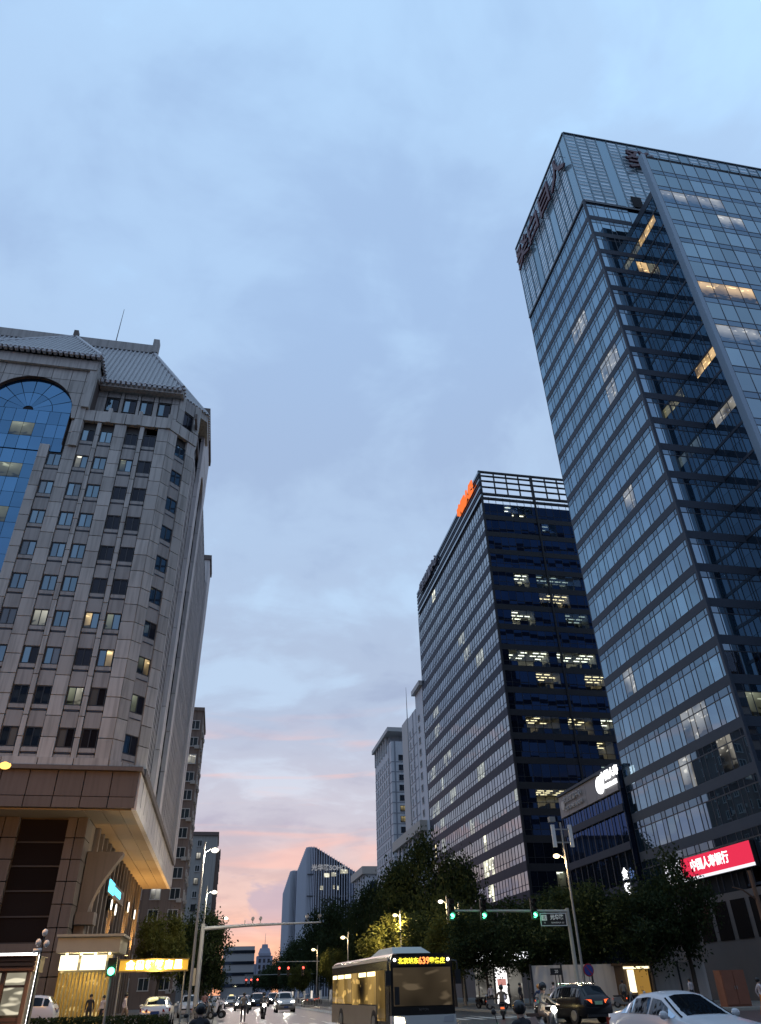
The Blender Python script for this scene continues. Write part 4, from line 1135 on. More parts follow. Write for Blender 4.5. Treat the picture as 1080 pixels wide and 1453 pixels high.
tree(-1.6, 92, 9.4, 6.6, CR_D[0], 'big round dark tree overhanging the kerb behind the camera gantry', None, .12, 'round_tree', 3)
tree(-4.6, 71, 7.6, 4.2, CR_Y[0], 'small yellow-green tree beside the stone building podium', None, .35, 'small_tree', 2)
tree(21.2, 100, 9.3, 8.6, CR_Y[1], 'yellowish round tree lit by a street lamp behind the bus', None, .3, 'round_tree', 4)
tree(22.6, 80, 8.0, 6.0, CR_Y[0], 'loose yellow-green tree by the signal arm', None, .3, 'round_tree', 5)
G3 = 'dark trees on the corner pavement'
for i, (x, y, h, w) in enumerate(((22.6, 70, 7.6, 6.4), (26.0, 66, 7.4, 7), (30.2, 67, 9.4, 8), (33.6, 62, 8.3, 6.6), (37.8, 63, 11.0, 6.4), (28.0, 78, 9.6, 9), (35, 78, 10.2, 9), (24.6, 90, 10, 9))):
    tree(x, y, h, w, CR_D[i % 3], ('dark tree behind the green signal arm by the kerb', 'dark tree between the signal pole and the lamp pole', 'dark tree rising just behind the antenna lamp pole', 'dark tree in front of the upright white lettering', 'dark tree partly covering the red illuminated sign', 'dark tree behind the pale hoarding', 'tall dark tree against the glass tower base', 'dark tree behind the white lit kiosk')[i], G3, .28, 'corner_tree', i)
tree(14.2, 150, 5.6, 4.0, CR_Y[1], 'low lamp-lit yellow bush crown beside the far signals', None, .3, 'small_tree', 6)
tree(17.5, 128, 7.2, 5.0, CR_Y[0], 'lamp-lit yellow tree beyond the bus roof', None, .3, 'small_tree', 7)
# a hedge along the near pavement edge on the left
hd = thing('hedge', (-7.5, 50.9, .14), 'low clipped dark hedge along the pavement before the stone building', 'hedge')
rn = random.Random(9); b = MB()
for i in range(4200):
    p = Vector((rn.uniform(-6, 5.0), rn.uniform(-.4, .4), rn.uniform(0, .62)))
    u = Vector((rn.gauss(0, 1), rn.gauss(0, 1), rn.gauss(0, 1))).normalized(); v = u.orthogonal().normalized()*.05; u *= .08
    b.quad(p-u, p-v, p+u, p+v)
stuff(link('foliage', b.mesh('foliage', leaf_d, fix=False), hd))
# ---------------------------------------------------------------- street furniture, signs and lamps
steel = mat('galvanised_steel', (.30, .30, .29), .5, metal=.4, var=.1, vscale=2)
blackp = mat('black_paint', (.02, .02, .022), .45)
whitep = mat('white_paint', (.70, .70, .68), .5, var=.06)
warm_l = lamp_mat('street_lamp_warm', (1.0, .82, .46), 3.0); white_sl = lamp_mat('street_lamp_white', (1.0, .93, .74), 3.0)
amber_l = lamp_mat('street_lamp_amber', (1.0, .52, .12), 2.4)
def street_lamp(x, y, zt, arm, label, M, col, energy, group=None, z_extra=.6, az=0.0):
    t = thing('street_lamp', (x, y, .1), label, 'street lamp', group)
    MB().tube((x, y, .1), (x, y, .8), .17, .15, 10).tube((x, y, .8), (x, y, zt+z_extra), .11, .07, 10).build('pole', steel, t)
    dx, dy = arm*math.cos(az), arm*math.sin(az)
    MB().path([(x, y, zt-.2), (x+dx*.5, y+dy*.5, zt+.12), (x+dx*.8, y+dy*.8, zt+.15)], .04, 6).build('arm', steel, t)
    h = MB().hexa([(x+dx*.75-.14, y+dy*.75-.14, zt+.08), (x+dx+.14, y+dy-.14, zt+.08), (x+dx+.14, y+dy+.14, zt+.08), (x+dx*.75-.14, y+dy*.75+.14, zt+.08),
                   (x+dx*.75-.1, y+dy*.75-.1, zt+.22), (x+dx+.1, y+dy-.1, zt+.2), (x+dx+.1, y+dy+.1, zt+.2), (x+dx*.75-.1, y+dy*.75+.1, zt+.22)]).build('lamp_head', steel, t)
    MB().ball((x+dx*.9, y+dy*.9, zt+.03), .24, 10, 6, (1.2, 1, .75)).build('lamp_lens', M, t)
    if energy: point('street_light', (x+dx*.9, y+dy*.9, zt-.35), energy, col, .2)
    return t
WARM = (1, .72, .36)
SLR = street_lamp(26.98, 60, 10.3, -.85, 'street lamp with white antenna panels on its pole at the corner', warm_l, WARM, 600, z_extra=2.6)
MB().box(26.1, 26.38, 59.9, 60.1, 11.0, 12.7).build('antenna_panel', whitep, SLR); MB().box(27.6, 27.88, 59.9, 60.1, 11.0, 12.7).build('antenna_panel', whitep, SLR)
MB().box(26.3, 27.7, 59.95, 60.05, 11.3, 11.4).box(26.3, 27.7, 59.95, 60.05, 12.3, 12.4).box(26.0, 26.5, 59.8, 60.2, 12.9, 13.3).build('antenna_bracket', steel, SLR)
street_lamp(-1.75, 60, 10.6, .85, 'tall street lamp on the pavement before the brown apartment block', white_sl, (1, .9, .7), 1500)
street_lamp(-1.8, 84, 10.3, .85, 'slim street lamp rising behind the camera gantry', white_sl, (1, .9, .7), 900)
street_lamp(-.6, 112, 10.1, 1.2, 'far street lamp beside the big round tree', white_sl, (1, .85, .7), 600)
street_lamp(-12.15, 40, 11.45, .8, 'amber street lamp before the stone building front', amber_l, (1, .45, .08), 3300)
G4 = 'street lamps along the tree-lined pavement'
for x, y, z, e in ((23.4, 84, 9.3, 500), (24.4, 83, 8.6, 0), (20.9, 96, 9.0, 3800), (15.2, 100, 7.0, 300), (14.5, 126, 6.9, 300)):
    street_lamp(x, y, z, -.7, {84: 'white street lamp among the corner trees', 83: 'unlit looking small lamp beside the white one', 96: 'warm lamp lighting the round yellowish tree', 100: 'street lamp seen over the bus roof', 126: 'far street lamp before the low stone hall'}[y], warm_l if e != 500 else white_sl, WARM, e, G4)

# traffic signals
red_on = lamp_mat('signal_red', (1.0, .06, .04), 9); grn_on = lamp_mat('signal_green', (.10, 1.0, .42), 9); off_l = mat('signal_off', (.03, .015, .01), .3)
def signal_head(x, y, z, root, state, dy=-.18):
    """Vertical three-lamp head hung at (x, y), bottom lamp at z."""
    b = MB().box(x-.2, x+.2, y-.12, y+.14, z-.24, z+1.06)
    for k in range(3): b.tube((x, y-.12, z+.40*k+.02), (x, y-.34, z+.40*k+.06), .165, .165, 10, False)
    h = b.build('signal_head', blackp, root)
    for k, nm in enumerate(('green', 'amber', 'red')):
        on = nm == state
        MB().tube((x, y-.13, z+.40*k), (x, y-.2, z+.40*k), .15, .13, 14).build('lamp', (grn_on if nm == 'green' else red_on) if on else off_l, h, org=root.location)
TS = thing('traffic_signal', (24.25, 55, .14), 'traffic signal mast arm with three green lights and a street name sign', 'traffic signal')
MB().tube((24.25, 55, .14), (24.25, 55, 6.2), .16, .12, 12).build('pole', mat('signal_pole', (.42, .39, .33), .5, var=.08), TS)
MB().path([(24.25, 55, 6.0), (20, 55, 6.05), (15.4, 55, 6.1)], [.10, .085, .06], 10).build('mast_arm', MATS['signal_pole'], TS)
for x in (15.6, 17.9, 21.65): signal_head(x, 54.85, 5.75, TS, 'green')
for x in (15.6, 17.9, 21.65): point('signal_glow', (x, 54.3, 5.72), 7, (.1, 1, .4), .15)
sgb = mat('sign_board', (.03, .026, .024), .4)
SS = thing('street_sign', (23.0, 54.8, 5.5), 'dark street name sign in white characters hung below the signal arm', 'sign')
MB().box(22.05, 23.98, 54.78, 54.84, 5.1, 5.86).build('board', sgb, SS)
fr = MB().box(22.03, 24.0, 54.75, 54.78, 5.83, 5.88).box(22.03, 24.0, 54.75, 54.78, 5.08, 5.13).box(22.03, 22.08, 54.75, 54.78, 5.13, 5.83).box(23.95, 24.0, 54.75, 54.78, 5.13, 5.83); fr.build('border', whitep, SS)
MB().tube((22.4, 54.8, 5.86), (22.4, 54.9, 6.02), .03, .03, 6).tube((23.6, 54.8, 5.86), (23.6, 54.9, 6.02), .03, .03, 6).build('hanger', steel, SS)
sgl = mat('sign_letter', (.75, .74, .70), .5, emit=(.8, .78, .7), es=.12)
link('lettering', text_mesh('光华路', .34, sgl, .005, bold=.01), SS, (.28, -.06, .10), ROT_S)
link('lettering', text_mesh('GUANGHUA  LU', .13, sgl, .004), SS, (.28, -.06, -.22), ROT_S)
MB().box(22.12, 22.52, 54.76, 54.79, 5.42, 5.76).build('number_plate', sgl, SS)
link('lettering', text_mesh('北', .26, sgb, .004), SS, (-.68, -.06, .08), ROT_S)
link('lettering', text_mesh('N', .13, sgl, .004), SS, (-.68, -.06, -.22), ROT_S)
G5 = 'red signals further down the street'
for (xs_, y, z, xp, lb) in (((9.3, 10.7, 13.0), 132, 4.8, 19.5, 'far traffic signal arm with three red lights over the road'), ((5.9, 6.9, 8.2), 178, 4.0, 21.0, 'farther traffic signal arm with red lights above the oncoming cars')):
    T_ = thing('traffic_signal', (xp, y, .1), lb, 'traffic signal')
    MB().tube((xp, y, 0), (xp, y, z+1.1), .13, .1, 8).build('pole', steel, T_)
    MB().tube((xp, y, z+.8), (xs_[0]-.4, y, z+.85), .07, .05, 8).build('mast_arm', steel, T_)
    for x in xs_: signal_head(x, y-.1, z-.8, T_, 'red')
PSg = thing('pedestrian_signal', (-5.3, 45, 0), 'pedestrian signal showing green on a slim grey pole', 'traffic signal')
MB().tube((-5.3, 45, 0), (-5.3, 45, 3.4), .06, .055, 8).build('pole', steel, PSg)
b = MB().box(-5.52, -5.08, 44.75, 45.0, 2.5, 3.3); h = b.build('signal_head', blackp, PSg)
MB().tube((-5.3, 44.74, 2.72), (-5.3, 44.7, 2.72), .17, .17, 14).build('lamp', grn_on, h, org=PSg.location); MB().tube((-5.3, 44.74, 3.1), (-5.3, 44.7, 3.1), .15, .15, 14).build('lamp', off_l, h, org=PSg.location)
point('signal_glow', (-5.3, 44.3, 2.72), 8, (.1, 1, .4), .15)
# camera gantry
GA = thing('camera_gantry', (-1.4, 65, .14), 'grey traffic camera gantry with a long arm over the road', 'camera gantry')
gp = mat('gantry_paint', (.36, .36, .35), .5, var=.08)
MB().tube((-1.4, 65, .14), (-1.4, 65, 6.2), .2, .15, 12).build('pole', gp, GA)
MB().path([(-1.4, 65, 5.85), (2, 65, 6.05), (7.7, 65, 6.2)], [.14, .11, .06], 10).build('arm', gp, GA)
MB().box(-1.95, -1.6, 64.85, 65.1, 2.2, 3.3).build('control_box', mat('beige_box', (.42, .36, .25), .6), GA)
for x in (1.75, 2.35, 2.95, 6.6, 7.6):
    z = 6.05+.03*x
    c = MB().tube((x, 65, z), (x, 65, z+.3), .03, .03, 6)
    if x > 2: c.tube((x, 64.75, z+.38), (x, 65.25, z+.36), .12, .12, 10)
    c.build('camera', mat('camera_grey', (.25, .24, .24), .5), GA)
# road centre fence
FE = thing('road_fence', (10.3, 100, 0), 'low metal fence with white feet along the middle of the road', 'fence')
pm_ = MB().box(-.03, .03, -.03, .03, 0, 1.05).mesh('post', steel); fm_ = MB().hexa([(-.2, -.2, 0), (.2, -.2, 0), (.2, .2, 0), (-.2, .2, 0), (-.12, -.12, .14), (.12, -.12, .14), (.12, .12, .14), (-.12, .12, .14)]).mesh('foot', whitep)
for k in range(48):
    link('post', pm_, FE, (0, -38+1.5*k, 0)); link('foot', fm_, FE, (0, -38+1.5*k, 0.002))
for z in (.35, .95): MB().box(10.27, 10.33, 62, 133, z, z+.05).build('rail', steel, FE)
for k in range(8): MB().box(10.2, 10.4, 70+8*k, 70.25+8*k, 1.05, 1.75).build('marker_board', lamp_mat('reflector_glow', (1, .9, .8), .8) if k % 3 == 0 else whitep, FE)  # every third board emits, standing for light thrown back

# guard booth on the left
wood = mat('booth_wood', (.20, .095, .05), .5, var=.2, vscale=3)
BO = thing('guard_booth', (-10.4, 43.2, 0), 'brown timber guard booth with white light strips along its edges', 'booth')
MB().box(-13, -8.5, 42.2, 44.4, 2.72, 3.32).build('roof', wood, BO); 
for k in range(3): MB().box(-13.05, -8.45, 42.12, 42.2, 2.76+.19*k, 2.88+.19*k).build('fascia_slat', wood, BO)
led = lamp_mat('led_strip', (1.0, .95, .95), 6)
MB().box(-13.1, -8.45, 42.06, 42.12, 3.36, 3.46).build('light_strip', led, BO); MB().box(-13.1, -8.4, 42.0, 44.5, 3.32, 3.36).build('roof_edge', wood, BO)
MB().box(-8.36, -8.28, 42.1, 42.18, .1, 3.4).build('light_strip', led, BO)
for x in (-12.9, -10.95, -9.85, -8.75): MB().box(x, x+.16, 42.25, 42.4, .0, 2.72).build('post', wood, BO)
for k in range(5): MB().box(-12.9, -8.6, 42.28, 42.36, .05+.19*k, .2+.19*k).build('board', wood, BO)
bg_ = lit_glass('lit_booth', (1, .90, .66), .55)
for x0, x1 in ((-12.7, -11.0), (-10.75, -9.9), (-9.65, -8.8)):
    MB().box(x0, x1, 42.34, 42.37, 1.05, 2.1).build('pane', bg_, BO); MB().box(x0, x1, 42.34, 42.37, 2.2, 2.68).build('pane', bg_, BO); MB().box(x0, x1, 42.3, 42.4, 2.1, 2.2).build('transom', wood, BO)
MB().box(-12.9, -8.6, 42.5, 44.3, 0, 2.7).build('interior', mat('booth_inside', (.3, .22, .15), .8), BO)
CM = thing('camera_mast', (-8.2, 41.6, 0), 'black mast with white dome cameras beside the guard booth', 'camera mast')
MB().tube((-8.2, 41.6, 0), (-8.2, 41.6, 4.2), .05, .04, 8).build('pole', blackp, CM)
for dx, z in ((-.2, 3.85), (.17, 3.8), (0, 4.25)): MB().ball((-8.2+dx, 41.55, z), .13, 10, 6, (1, 1, 1.2)).build('camera', whitep, CM)
MB().tube((-8.55, 41.5, 3.5), (-8.2, 41.6, 3.55), .09, .09, 8).build('camera', whitep, CM)
# lit yellow sign over the pavement gate
YS = thing('shop_sign', (-3.95, 55, 0), 'glowing yellow shop sign of six characters over the pavement', 'sign')
MB().box(-6.05, -1.9, 55.0, 55.25, 2.98, 3.52).build('box', mat('yellow_panel', (.55, .36, .06), .5, emit=(1, .55, .05), es=.55), YS)
MB().box(-6.1, -1.85, 54.9, 55.3, 3.52, 3.6).box(-6.1, -1.85, 54.9, 55.3, 2.9, 2.98).build('frame', mat('gold_frame', (.4, .28, .1), .4, metal=.5), YS)
for x in (-5.95, -2.05): MB().tube((x, 55.15, .14), (x, 55.15, 2.9), .05, .05, 8).build('post', steel, YS)
ysl = lamp_mat('sign_yellow_white', (1, .92, .45), 7)
for k, ch in enumerate('金鼎轩饭店里'[:6]): link('lettering', text_mesh(ch, .46, ysl, .02, bold=.035), YS, (-1.45+.58*k, -.03, 3.25), ROT_S)
point('sign_glow', (-3.9, 54.3, 3.2), 160, (1, .75, .3), .5)
# signs on the podium's street side
BS = thing('shop_sign', (-10.1, 80, 10), 'cyan lit shop sign on the podium side wall', 'sign')
MB().box(-10.3, -10.12, 74.0, 86.5, 9.35, 10.5).build('box', mat('sign_case', (.12, .11, .11), .5), BS)
cy_l = lamp_mat('sign_cyan', (.10, .70, 1.0), 3.2)
for k in range(4): MB().box(-10.12, -10.06, 74.4+.95*k, 75.05+.95*k, 9.45, 10.4).build('light_bar', cy_l, BS)
MB().box(-10.12, -10.06, 78.6, 83.2, 9.65, 10.2).build('light_bar', cy_l, BS)
G6 = 'round white sign discs on the podium wall'
for y, z, r in ((77.8, 8.7, .42), (81.3, 8.6, .48), (91.6, 9.7, .5), (98.9, 9.6, .5)):
    d_ = thing('sign_disc', (-10.1, y, z), {77.8: 'small white disc below the start of the cyan sign', 81.3: 'larger white disc below the middle of the cyan sign', 91.6: 'white disc just past the end of the cyan sign', 98.9: 'white disc farthest from the cyan sign'}[y], 'sign', G6)
    MB().tube((-10.3, y, z), (-10.05, y, z), r, r, 14).build('face', lamp_mat('disc_white', (1, .93, .82), 2.4), d_)
    MB().tube((-10.34, y, z), (-10.1, y, z), r+.07, r+.07, 14).build('rim', blackp, d_)
# red screen on the tower
LD = thing('led_screen', (44.4, 67.5, 10.7), 'long red and white illuminated bank sign on the tower side', 'sign')
MB().box(44.35, 44.7, 60.25, 74.8, 9.7, 11.75).build('case', blackp, LD)
MB().box(44.30, 44.35, 60.35, 71.6, 10.0, 11.7).build('red_panel', lamp_mat('led_red', (.85, .035, .09), 1.0), LD)
MB().box(44.30, 44.35, 71.6, 74.75, 9.75, 11.7).build('white_panel', lamp_mat('led_white', (.92, .92, 1.0), 1.1), LD); MB().box(44.30, 44.35, 60.3, 71.6, 9.75, 10.0).build('white_strip', MATS['led_white'], LD)
ldw = lamp_mat('led_letter', (1, 1, 1), 1.6)
link('lettering', text_mesh('中国人寿银行', 1.05, ldw, .02, bold=.02), LD, (-.13, -.7, .15), ROT_W)
link('lettering', text_mesh('中国人寿', .5, lamp_mat('led_dark', (.05, .1, .1), .4), .02), LD, (-.13, 5.7, .1), ROT_W)
VT = thing('shop_sign', (43.8, 82.3, 11), 'white lit upright lettering on the podium corner', 'sign')
for k, ch in enumerate('金街'): link('lettering', text_mesh(ch, 1.25, white_l, .03, bold=.03), VT, (0, 0, .7-1.5*k), ROT_W)
VT2 = thing('shop_sign', (44.5, 70, 8.4), 'small white upright lettering below the red screen', 'sign')
for k, ch in enumerate('自助银行'): link('lettering', text_mesh(ch, .42, lamp_mat('sign_white_dim', (1, 1, .95), .9), .02), VT2, (-.05, 0, .75-.5*k), ROT_W)
# hoarding along the corner plot
hb = mat('hoarding_panel', (.62, .60, .57), .65, var=.08, vscale=.8, streak=.15)
HO = thing('hoarding', (32, 64, .14), 'pale grey construction hoarding of tall panels behind the corner trees', 'hoarding')
for k in range(6):
    x = 24.4+2.55*k
    MB().box(x+.06, x+2.49, 64, 64.08, .25, 2.95).build('panel', hb, HO); MB().box(x-.07, x+.07, 63.95, 64.15, .14, 3.05).build('post', frame_d, HO)
MB().box(24.4, 39.7, 63.9, 64.2, .14, .3).build('plinth', stone_d, HO)
# lit kiosk and light boxes
KI = thing('kiosk', (24.6, 74, .14), 'white lit sign board and advertising light box under the pavement trees', 'kiosk')
MB().box(22.9, 28.2, 74, 74.6, 3.5, 4.35).build('sign_case', blackp, KI); MB().box(23.0, 28.1, 73.95, 74.0, 3.58, 4.28).build('sign_face', lamp_mat('kiosk_white', (.95, .97, 1), 1.5), KI)
MB().box(24.6, 25.9, 73.9, 74.2, .2, 3.2).build('light_box', blackp, KI)
po = MB().box(24.7, 25.8, 73.86, 73.9, .35, 3.1).build('poster', lamp_mat('poster_white', (1, .97, .96), 1.5), KI)
MB().box(24.85, 25.65, 73.83, 73.86, 1.7, 2.2).build('poster_print', lamp_mat('poster_pink', (.9, .4, .35), .7), po, org=KI.location)
MB().box(24.9, 25.5, 73.83, 73.86, .6, 1.2).build('poster_print', lamp_mat('poster_grey', (.4, .4, .5), .7), po, org=KI.location)
for x in (23.2, 27.9): MB().tube((x, 74.3, .14), (x, 74.3, 3.5), .07, .07, 8).build('post', steel, KI)
MB().box(23.3, 27.8, 75.5, 75.6, .14, 3.4).build('back_wall', lit_glass('lit_kiosk', (1, .95, .85), .16), KI)
GK = thing('kiosk', (32.6, 62.10, .14), 'small golden lit doorway kiosk behind the dark car', 'kiosk')
MB().box(31.5, 33.7, 62.40, 64.00, .14, 2.8).build('wall', mat('kiosk_brown', (.09, .055, .03), .7), GK)
MB().box(31.3, 33.8, 62.00, 64.10, 2.8, 2.95).build('roof', mat('kiosk_brown', (.09, .055, .03), .7), GK)
gl_ = lamp_mat('gold_light', (1, .55, .12), .30); gw_ = lamp_mat('gold_white', (1, .86, .55), 2.0)
MB().box(31.4, 33.6, 62.10, 62.20, 2.55, 2.7).build('light_strip', gw_, GK); MB().box(31.75, 32.25, 62.20, 62.35, 1.0, 2.5).build('light_panel', gw_, GK); MB().box(32.4, 33.5, 62.30, 62.40, .9, 2.5).build('doorway', gl_, GK)
# corner cabinet, sign posts, pruned trunk
CB = thing('utility_cabinet', (34.5, 53, .14), 'tall brown metal utility cabinet on the corner pavement', 'cabinet')
rustb = mat('cabinet_brown', (.22, .085, .05), .55, var=.15, vscale=2)
MB().box(33.6, 35.4, 52.6, 53.4, .14, 2.2).build('body', rustb, CB)
for x0, x1 in ((33.64, 34.48), (34.52, 35.36)): MB().box(x0, x1, 52.56, 52.6, .25, 2.12).build('door', rustb, CB)
for x in (34.42, 34.58): MB().box(x-.015, x+.015, 52.52, 52.56, 1.1, 1.3).build('handle', steel, CB)
NP = thing('parking_sign', (27.3, 59.6, .14), 'round blue no-parking sign with red rim on the lamp pole', 'sign')
MB().tube((27.3, 59.7, .14), (27.3, 59.7, 2.9), .035, .035, 8).build('post', steel, NP)
MB().tube((27.3, 59.64, 2.5), (27.3, 59.66, 2.5), .42, .42, 20).build('rim', mat('sign_rim_red', (.35, .02, .03), .5), NP); MB().tube((27.3, 59.60, 2.5), (27.3, 59.64, 2.5), .34, .34, 20).build('face', mat('sign_blue', (.03, .05, .25), .5), NP)
MB().hexa([(27.03, 59.57, 2.77), (27.08, 59.57, 2.8), (27.08, 59.59, 2.8), (27.03, 59.59, 2.77), (27.5, 59.57, 2.2), (27.55, 59.57, 2.24), (27.55, 59.59, 2.24), (27.5, 59.59, 2.2)]).build('slash', MATS['sign_rim_red'], NP)
DS = thing('direction_sign', (23.2, 56, .14), 'small dark sign board on twin posts beside the hoarding', 'sign')
for x in (23.1, 23.35): MB().tube((x, 56, .14), (x, 56, 2.6), .03, .03, 6).build('post', blackp, DS)
MB().box(22.75, 23.6, 55.93, 55.97, 2.2, 2.6).build('board', blackp, DS); link('lettering', text_mesh('20', .26, sgl, .004), DS, (-.02, -.08, 2.26), ROT_S)
PT = thing('pruned_trunk', (38.6, 53.2, .14), 'bare pruned tree trunk with one cut branch before the tower base', 'tree')
MB().path([(38.6, 53.2, .1), (38.5, 53.2, 4), (38.35, 53.1, 8.4)], [.26, .2, .13], 10).build('trunk', mat('bark_warm', (.13, .075, .05), .9, var=.3, vscale=5), PT)
MB().path([(38.48, 53.2, 6.4), (37.4, 53.1, 7.1), (36.6, 53.1, 7.3)], [.08, .06, .04], 8).build('branch', MATS['bark_warm'], PT)
# ---------------------------------------------------------------- vehicles
tyre_m = mat('tyre', (.018, .018, .018), .85); rim_m = mat('wheel_rim', (.35, .35, .36), .3, metal=.8)
g_car = glass('car_glass', (.6, .7, .8), (.008, .009, .010), 1.38, .02)
chrome = mat('chrome', (.6, .6, .6), .15, metal=1.0)
head_on = lamp_mat('headlight_on', (1.0, .95, .85), 60); head_off = mat('headlight_off', (.5, .5, .52), .1, ior=1.8)
tail_on = lamp_mat('taillight_on', (1.0, .12, .03), 2.2); tail_off = mat('taillight_off', (.20, .015, .015), .25)
plate_b = mat('plate_blue', (.02, .06, .22), .5); plate_g = mat('plate_green', (.35, .6, .38), .5)
SEDAN = [(-2.34, .30, .58, .60, .62, .50), (-2.22, .22, .70, .73, .80, .66), (-1.75, .18, .80, .85, .89, .76), (-1.0, .17, .90, .97, .92, .78), (-.75, .17, .93, 1.08, .92, .74),
         (-.15, .17, .95, 1.39, .92, .60), (.35, .17, .96, 1.46, .92, .60), (.95, .17, .97, 1.42, .92, .60), (1.35, .17, .98, 1.27, .91, .62), (1.72, .19, 1.0, 1.06, .90, .72), (2.15, .24, .98, 1.03, .86, .74), (2.34, .34, .86, .90, .76, .62)]
SUV = [(-2.36, .36, .78, .80, .70, .58), (-2.2, .26, .92, .96, .86, .72), (-1.6, .22, 1.02, 1.06, .94, .80), (-1.05, .22, 1.06, 1.12, .95, .80), (-.8, .22, 1.07, 1.22, .95, .76),
       (-.25, .22, 1.08, 1.60, .95, .68), (.4, .22, 1.09, 1.70, .95, .68), (1.3, .22, 1.10, 1.69, .95, .67), (1.85, .23, 1.10, 1.62, .94, .66), (2.15, .26, 1.10, 1.30, .92, .70), (2.28, .32, 1.06, 1.12, .90, .74), (2.36, .40, .86, .90, .84, .70)]
def lerp(a, b, t): return [x+(y-x)*t for x, y in zip(a, b)]
def sect(st, y):
    for a, b in zip(st[:-1], st[1:]):
        if a[0] <= y <= b[0]: s = lerp(a, b, (y-a[0])/(b[0]-a[0])); break
    else: s = st[-1] if y > st[-1][0] else st[0]
    _, zb, zs, zr, w, wr = s
    return [(.84*w, zb), (w, zb+.16), (w*1.0, (zb+zs)/2+.04), (.965*w, zs), (wr+.02, zr-.07), (wr*.86, zr-.012), (wr*.45, zr+.008), (0, zr+.012)]
def car(name, loc, rz, st, paint, label, group=None, head=False, tail=False, plate=plate_b, scale=1.0, cab=(-.85, 1.5), roof_rails=False, taxi=False):
    t = thing(name, loc, label, 'car', group, rz, True); t.scale = (scale,)*3
    ys = []
    for a, b in zip(st[:-1], st[1:]): ys += [a[0], (a[0]*2+b[0])/3, (a[0]+2*b[0])/3]
    ys.append(st[-1][0]); b = MB(); n = 15
    for y in ys:
        s = sect(st, y); ring = [(x, y, z) for x, z in s]+[(-x, y, z) for x, z in s[-2::-1]]; b.v += ring
    for i in range(len(ys)-1):
        for j in range(n-1): b.f.append((i*n+j, i*n+j+1, (i+1)*n+j+1, (i+1)*n+j))
    b.f.append(tuple(range(n))); b.f.append(tuple((len(ys)-1)*n+n-1-i for i in range(n)))
    for i in range(len(ys)-1): b.f.append((i*n, (i+1)*n, (i+1)*n+n-1, i*n+n-1))
    body = b.build('body', paint, t, smooth=True)
    def pt(y, f, sgn, off=.012):
        s = sect(st, y); a, c = s[3], s[4]; x = a[0]+(c[0]-a[0])*f; z = a[1]+(c[1]-a[1])*f
        return (sgn*(x+off), y, z+off*.3)
    y0, y1 = cab; cuts = [y0, (y0+y1)/2-.1, y1-.38, y1]
    for sgn in (-1, 1):
        for a, c in zip(cuts[:-1], cuts[1:]):
            a2, c2 = a+.04, c-.04; m = MB(); N = 6
            for i in range(N):
                ya, yb = a2+(c2-a2)*i/N, a2+(c2-a2)*(i+1)/N
                m.quad(pt(ya, .10, sgn), pt(yb, .10, sgn), pt(yb, .90, sgn), pt(ya, .90, sgn))
            m.build('side_window', g_car, t, smooth=False)
    def screen(ya, yb, nm):
        m = MB(); N = 5
        row = []
        for i in range(N+1):
            y = ya+(yb-ya)*i/N; s = sect(st, y); w5 = s[5]; w6 = s[6]; wr_ = s[4][0]*.95
            row.append([(-wr_, y, s[4][1]+.035), (-w6[0], y, w6[1]+.022), (0, y, s[7][1]+.022), (w6[0], y, w6[1]+.022), (wr_, y, s[4][1]+.035)])
        for i in range(N):
            for j in range(4): m.quad(row[i][j], row[i][j+1], row[i+1][j+1], row[i+1][j])
        m.build(nm, g_car, t, smooth=True)
    fr0 = [s[0] for s in st if s[3]-s[2] > .4][0]; bk = [s[0] for s in st if s[3]-s[2] > .4][-1]
    screen(y0-.12, fr0-.05, 'windscreen'); screen(bk+.06 if bk < 1.8 else bk+.03, (1.70 if st is SEDAN else 2.2), 'rear_window')
    for sx in (-1, 1):
        for yy in (-1.42, 1.42):
            r = .33 if st is SEDAN else .37
            w = MB().tube((sx*.74, yy, r), (sx*.945, yy, r), r, r, 18).build('wheel', tyre_m, t)
            MB().tube((sx*.94, yy, r), (sx*.955, yy, r), r*.66, r*.6, 12).build('rim', rim_m, w)
        zh = sect(st, -2.2)[3][1]-.08; zt_ = sect(st, 2.25)[3][1]-.1
        MB().hexa([(sx*.48, -2.33, zh-.09), (sx*.80, -2.2, zh-.07), (sx*.80, -2.0, zh-.07), (sx*.48, -2.2, zh-.09), (sx*.48, -2.31, zh+.06), (sx*.80, -2.2, zh+.09), (sx*.80, -2.0, zh+.09), (sx*.48, -2.2, zh+.06)]).build('headlight', head_on if head else head_off, t)
        MB().hexa([(sx*.42, 2.2, zt_-.09), (sx*.42, 2.37, zt_-.09), (sx*.84, 2.29, zt_-.08), (sx*.84, 2.0, zt_-.08), (sx*.42, 2.2, zt_+.06), (sx*.42, 2.35, zt_+.06), (sx*.85, 2.26, zt_+.09), (sx*.85, 2.0, zt_+.09)]).build('taillight', tail_on if tail else tail_off, t)
        zm = sect(st, y0)[3][1]+.08
        MB().ball((sx*1.02, y0+.18, zm), .12, 10, 6, (1.0, .6, .75)).tube((sx*.88, y0+.18, zm-.05), (sx*1.0, y0+.18, zm-.03), .03, .03, 6).build('mirror', paint, t)
    MB().box(-.22, .22, -2.375, -2.35, .38, .52).build('number_plate', plate, t); zp = .62 if st is SEDAN else .82
    MB().box(-.24, .24, 2.33, 2.385, zp, zp+.15).build('number_plate', plate, t)
    MB().box(-.6, .6, -2.37, -2.33, .56, .68).build('grille', blackp, t)
    MB().box(-.78, .78, 2.2, 2.36, .3, .44).build('rear_bumper', blackp, t)
    if roof_rails:
        for sx in (-1, 1): MB().tube((sx*.6, -.1, 1.75), (sx*.6, 1.6, 1.74), .025, .025, 6).build('roof_rail', chrome, t)
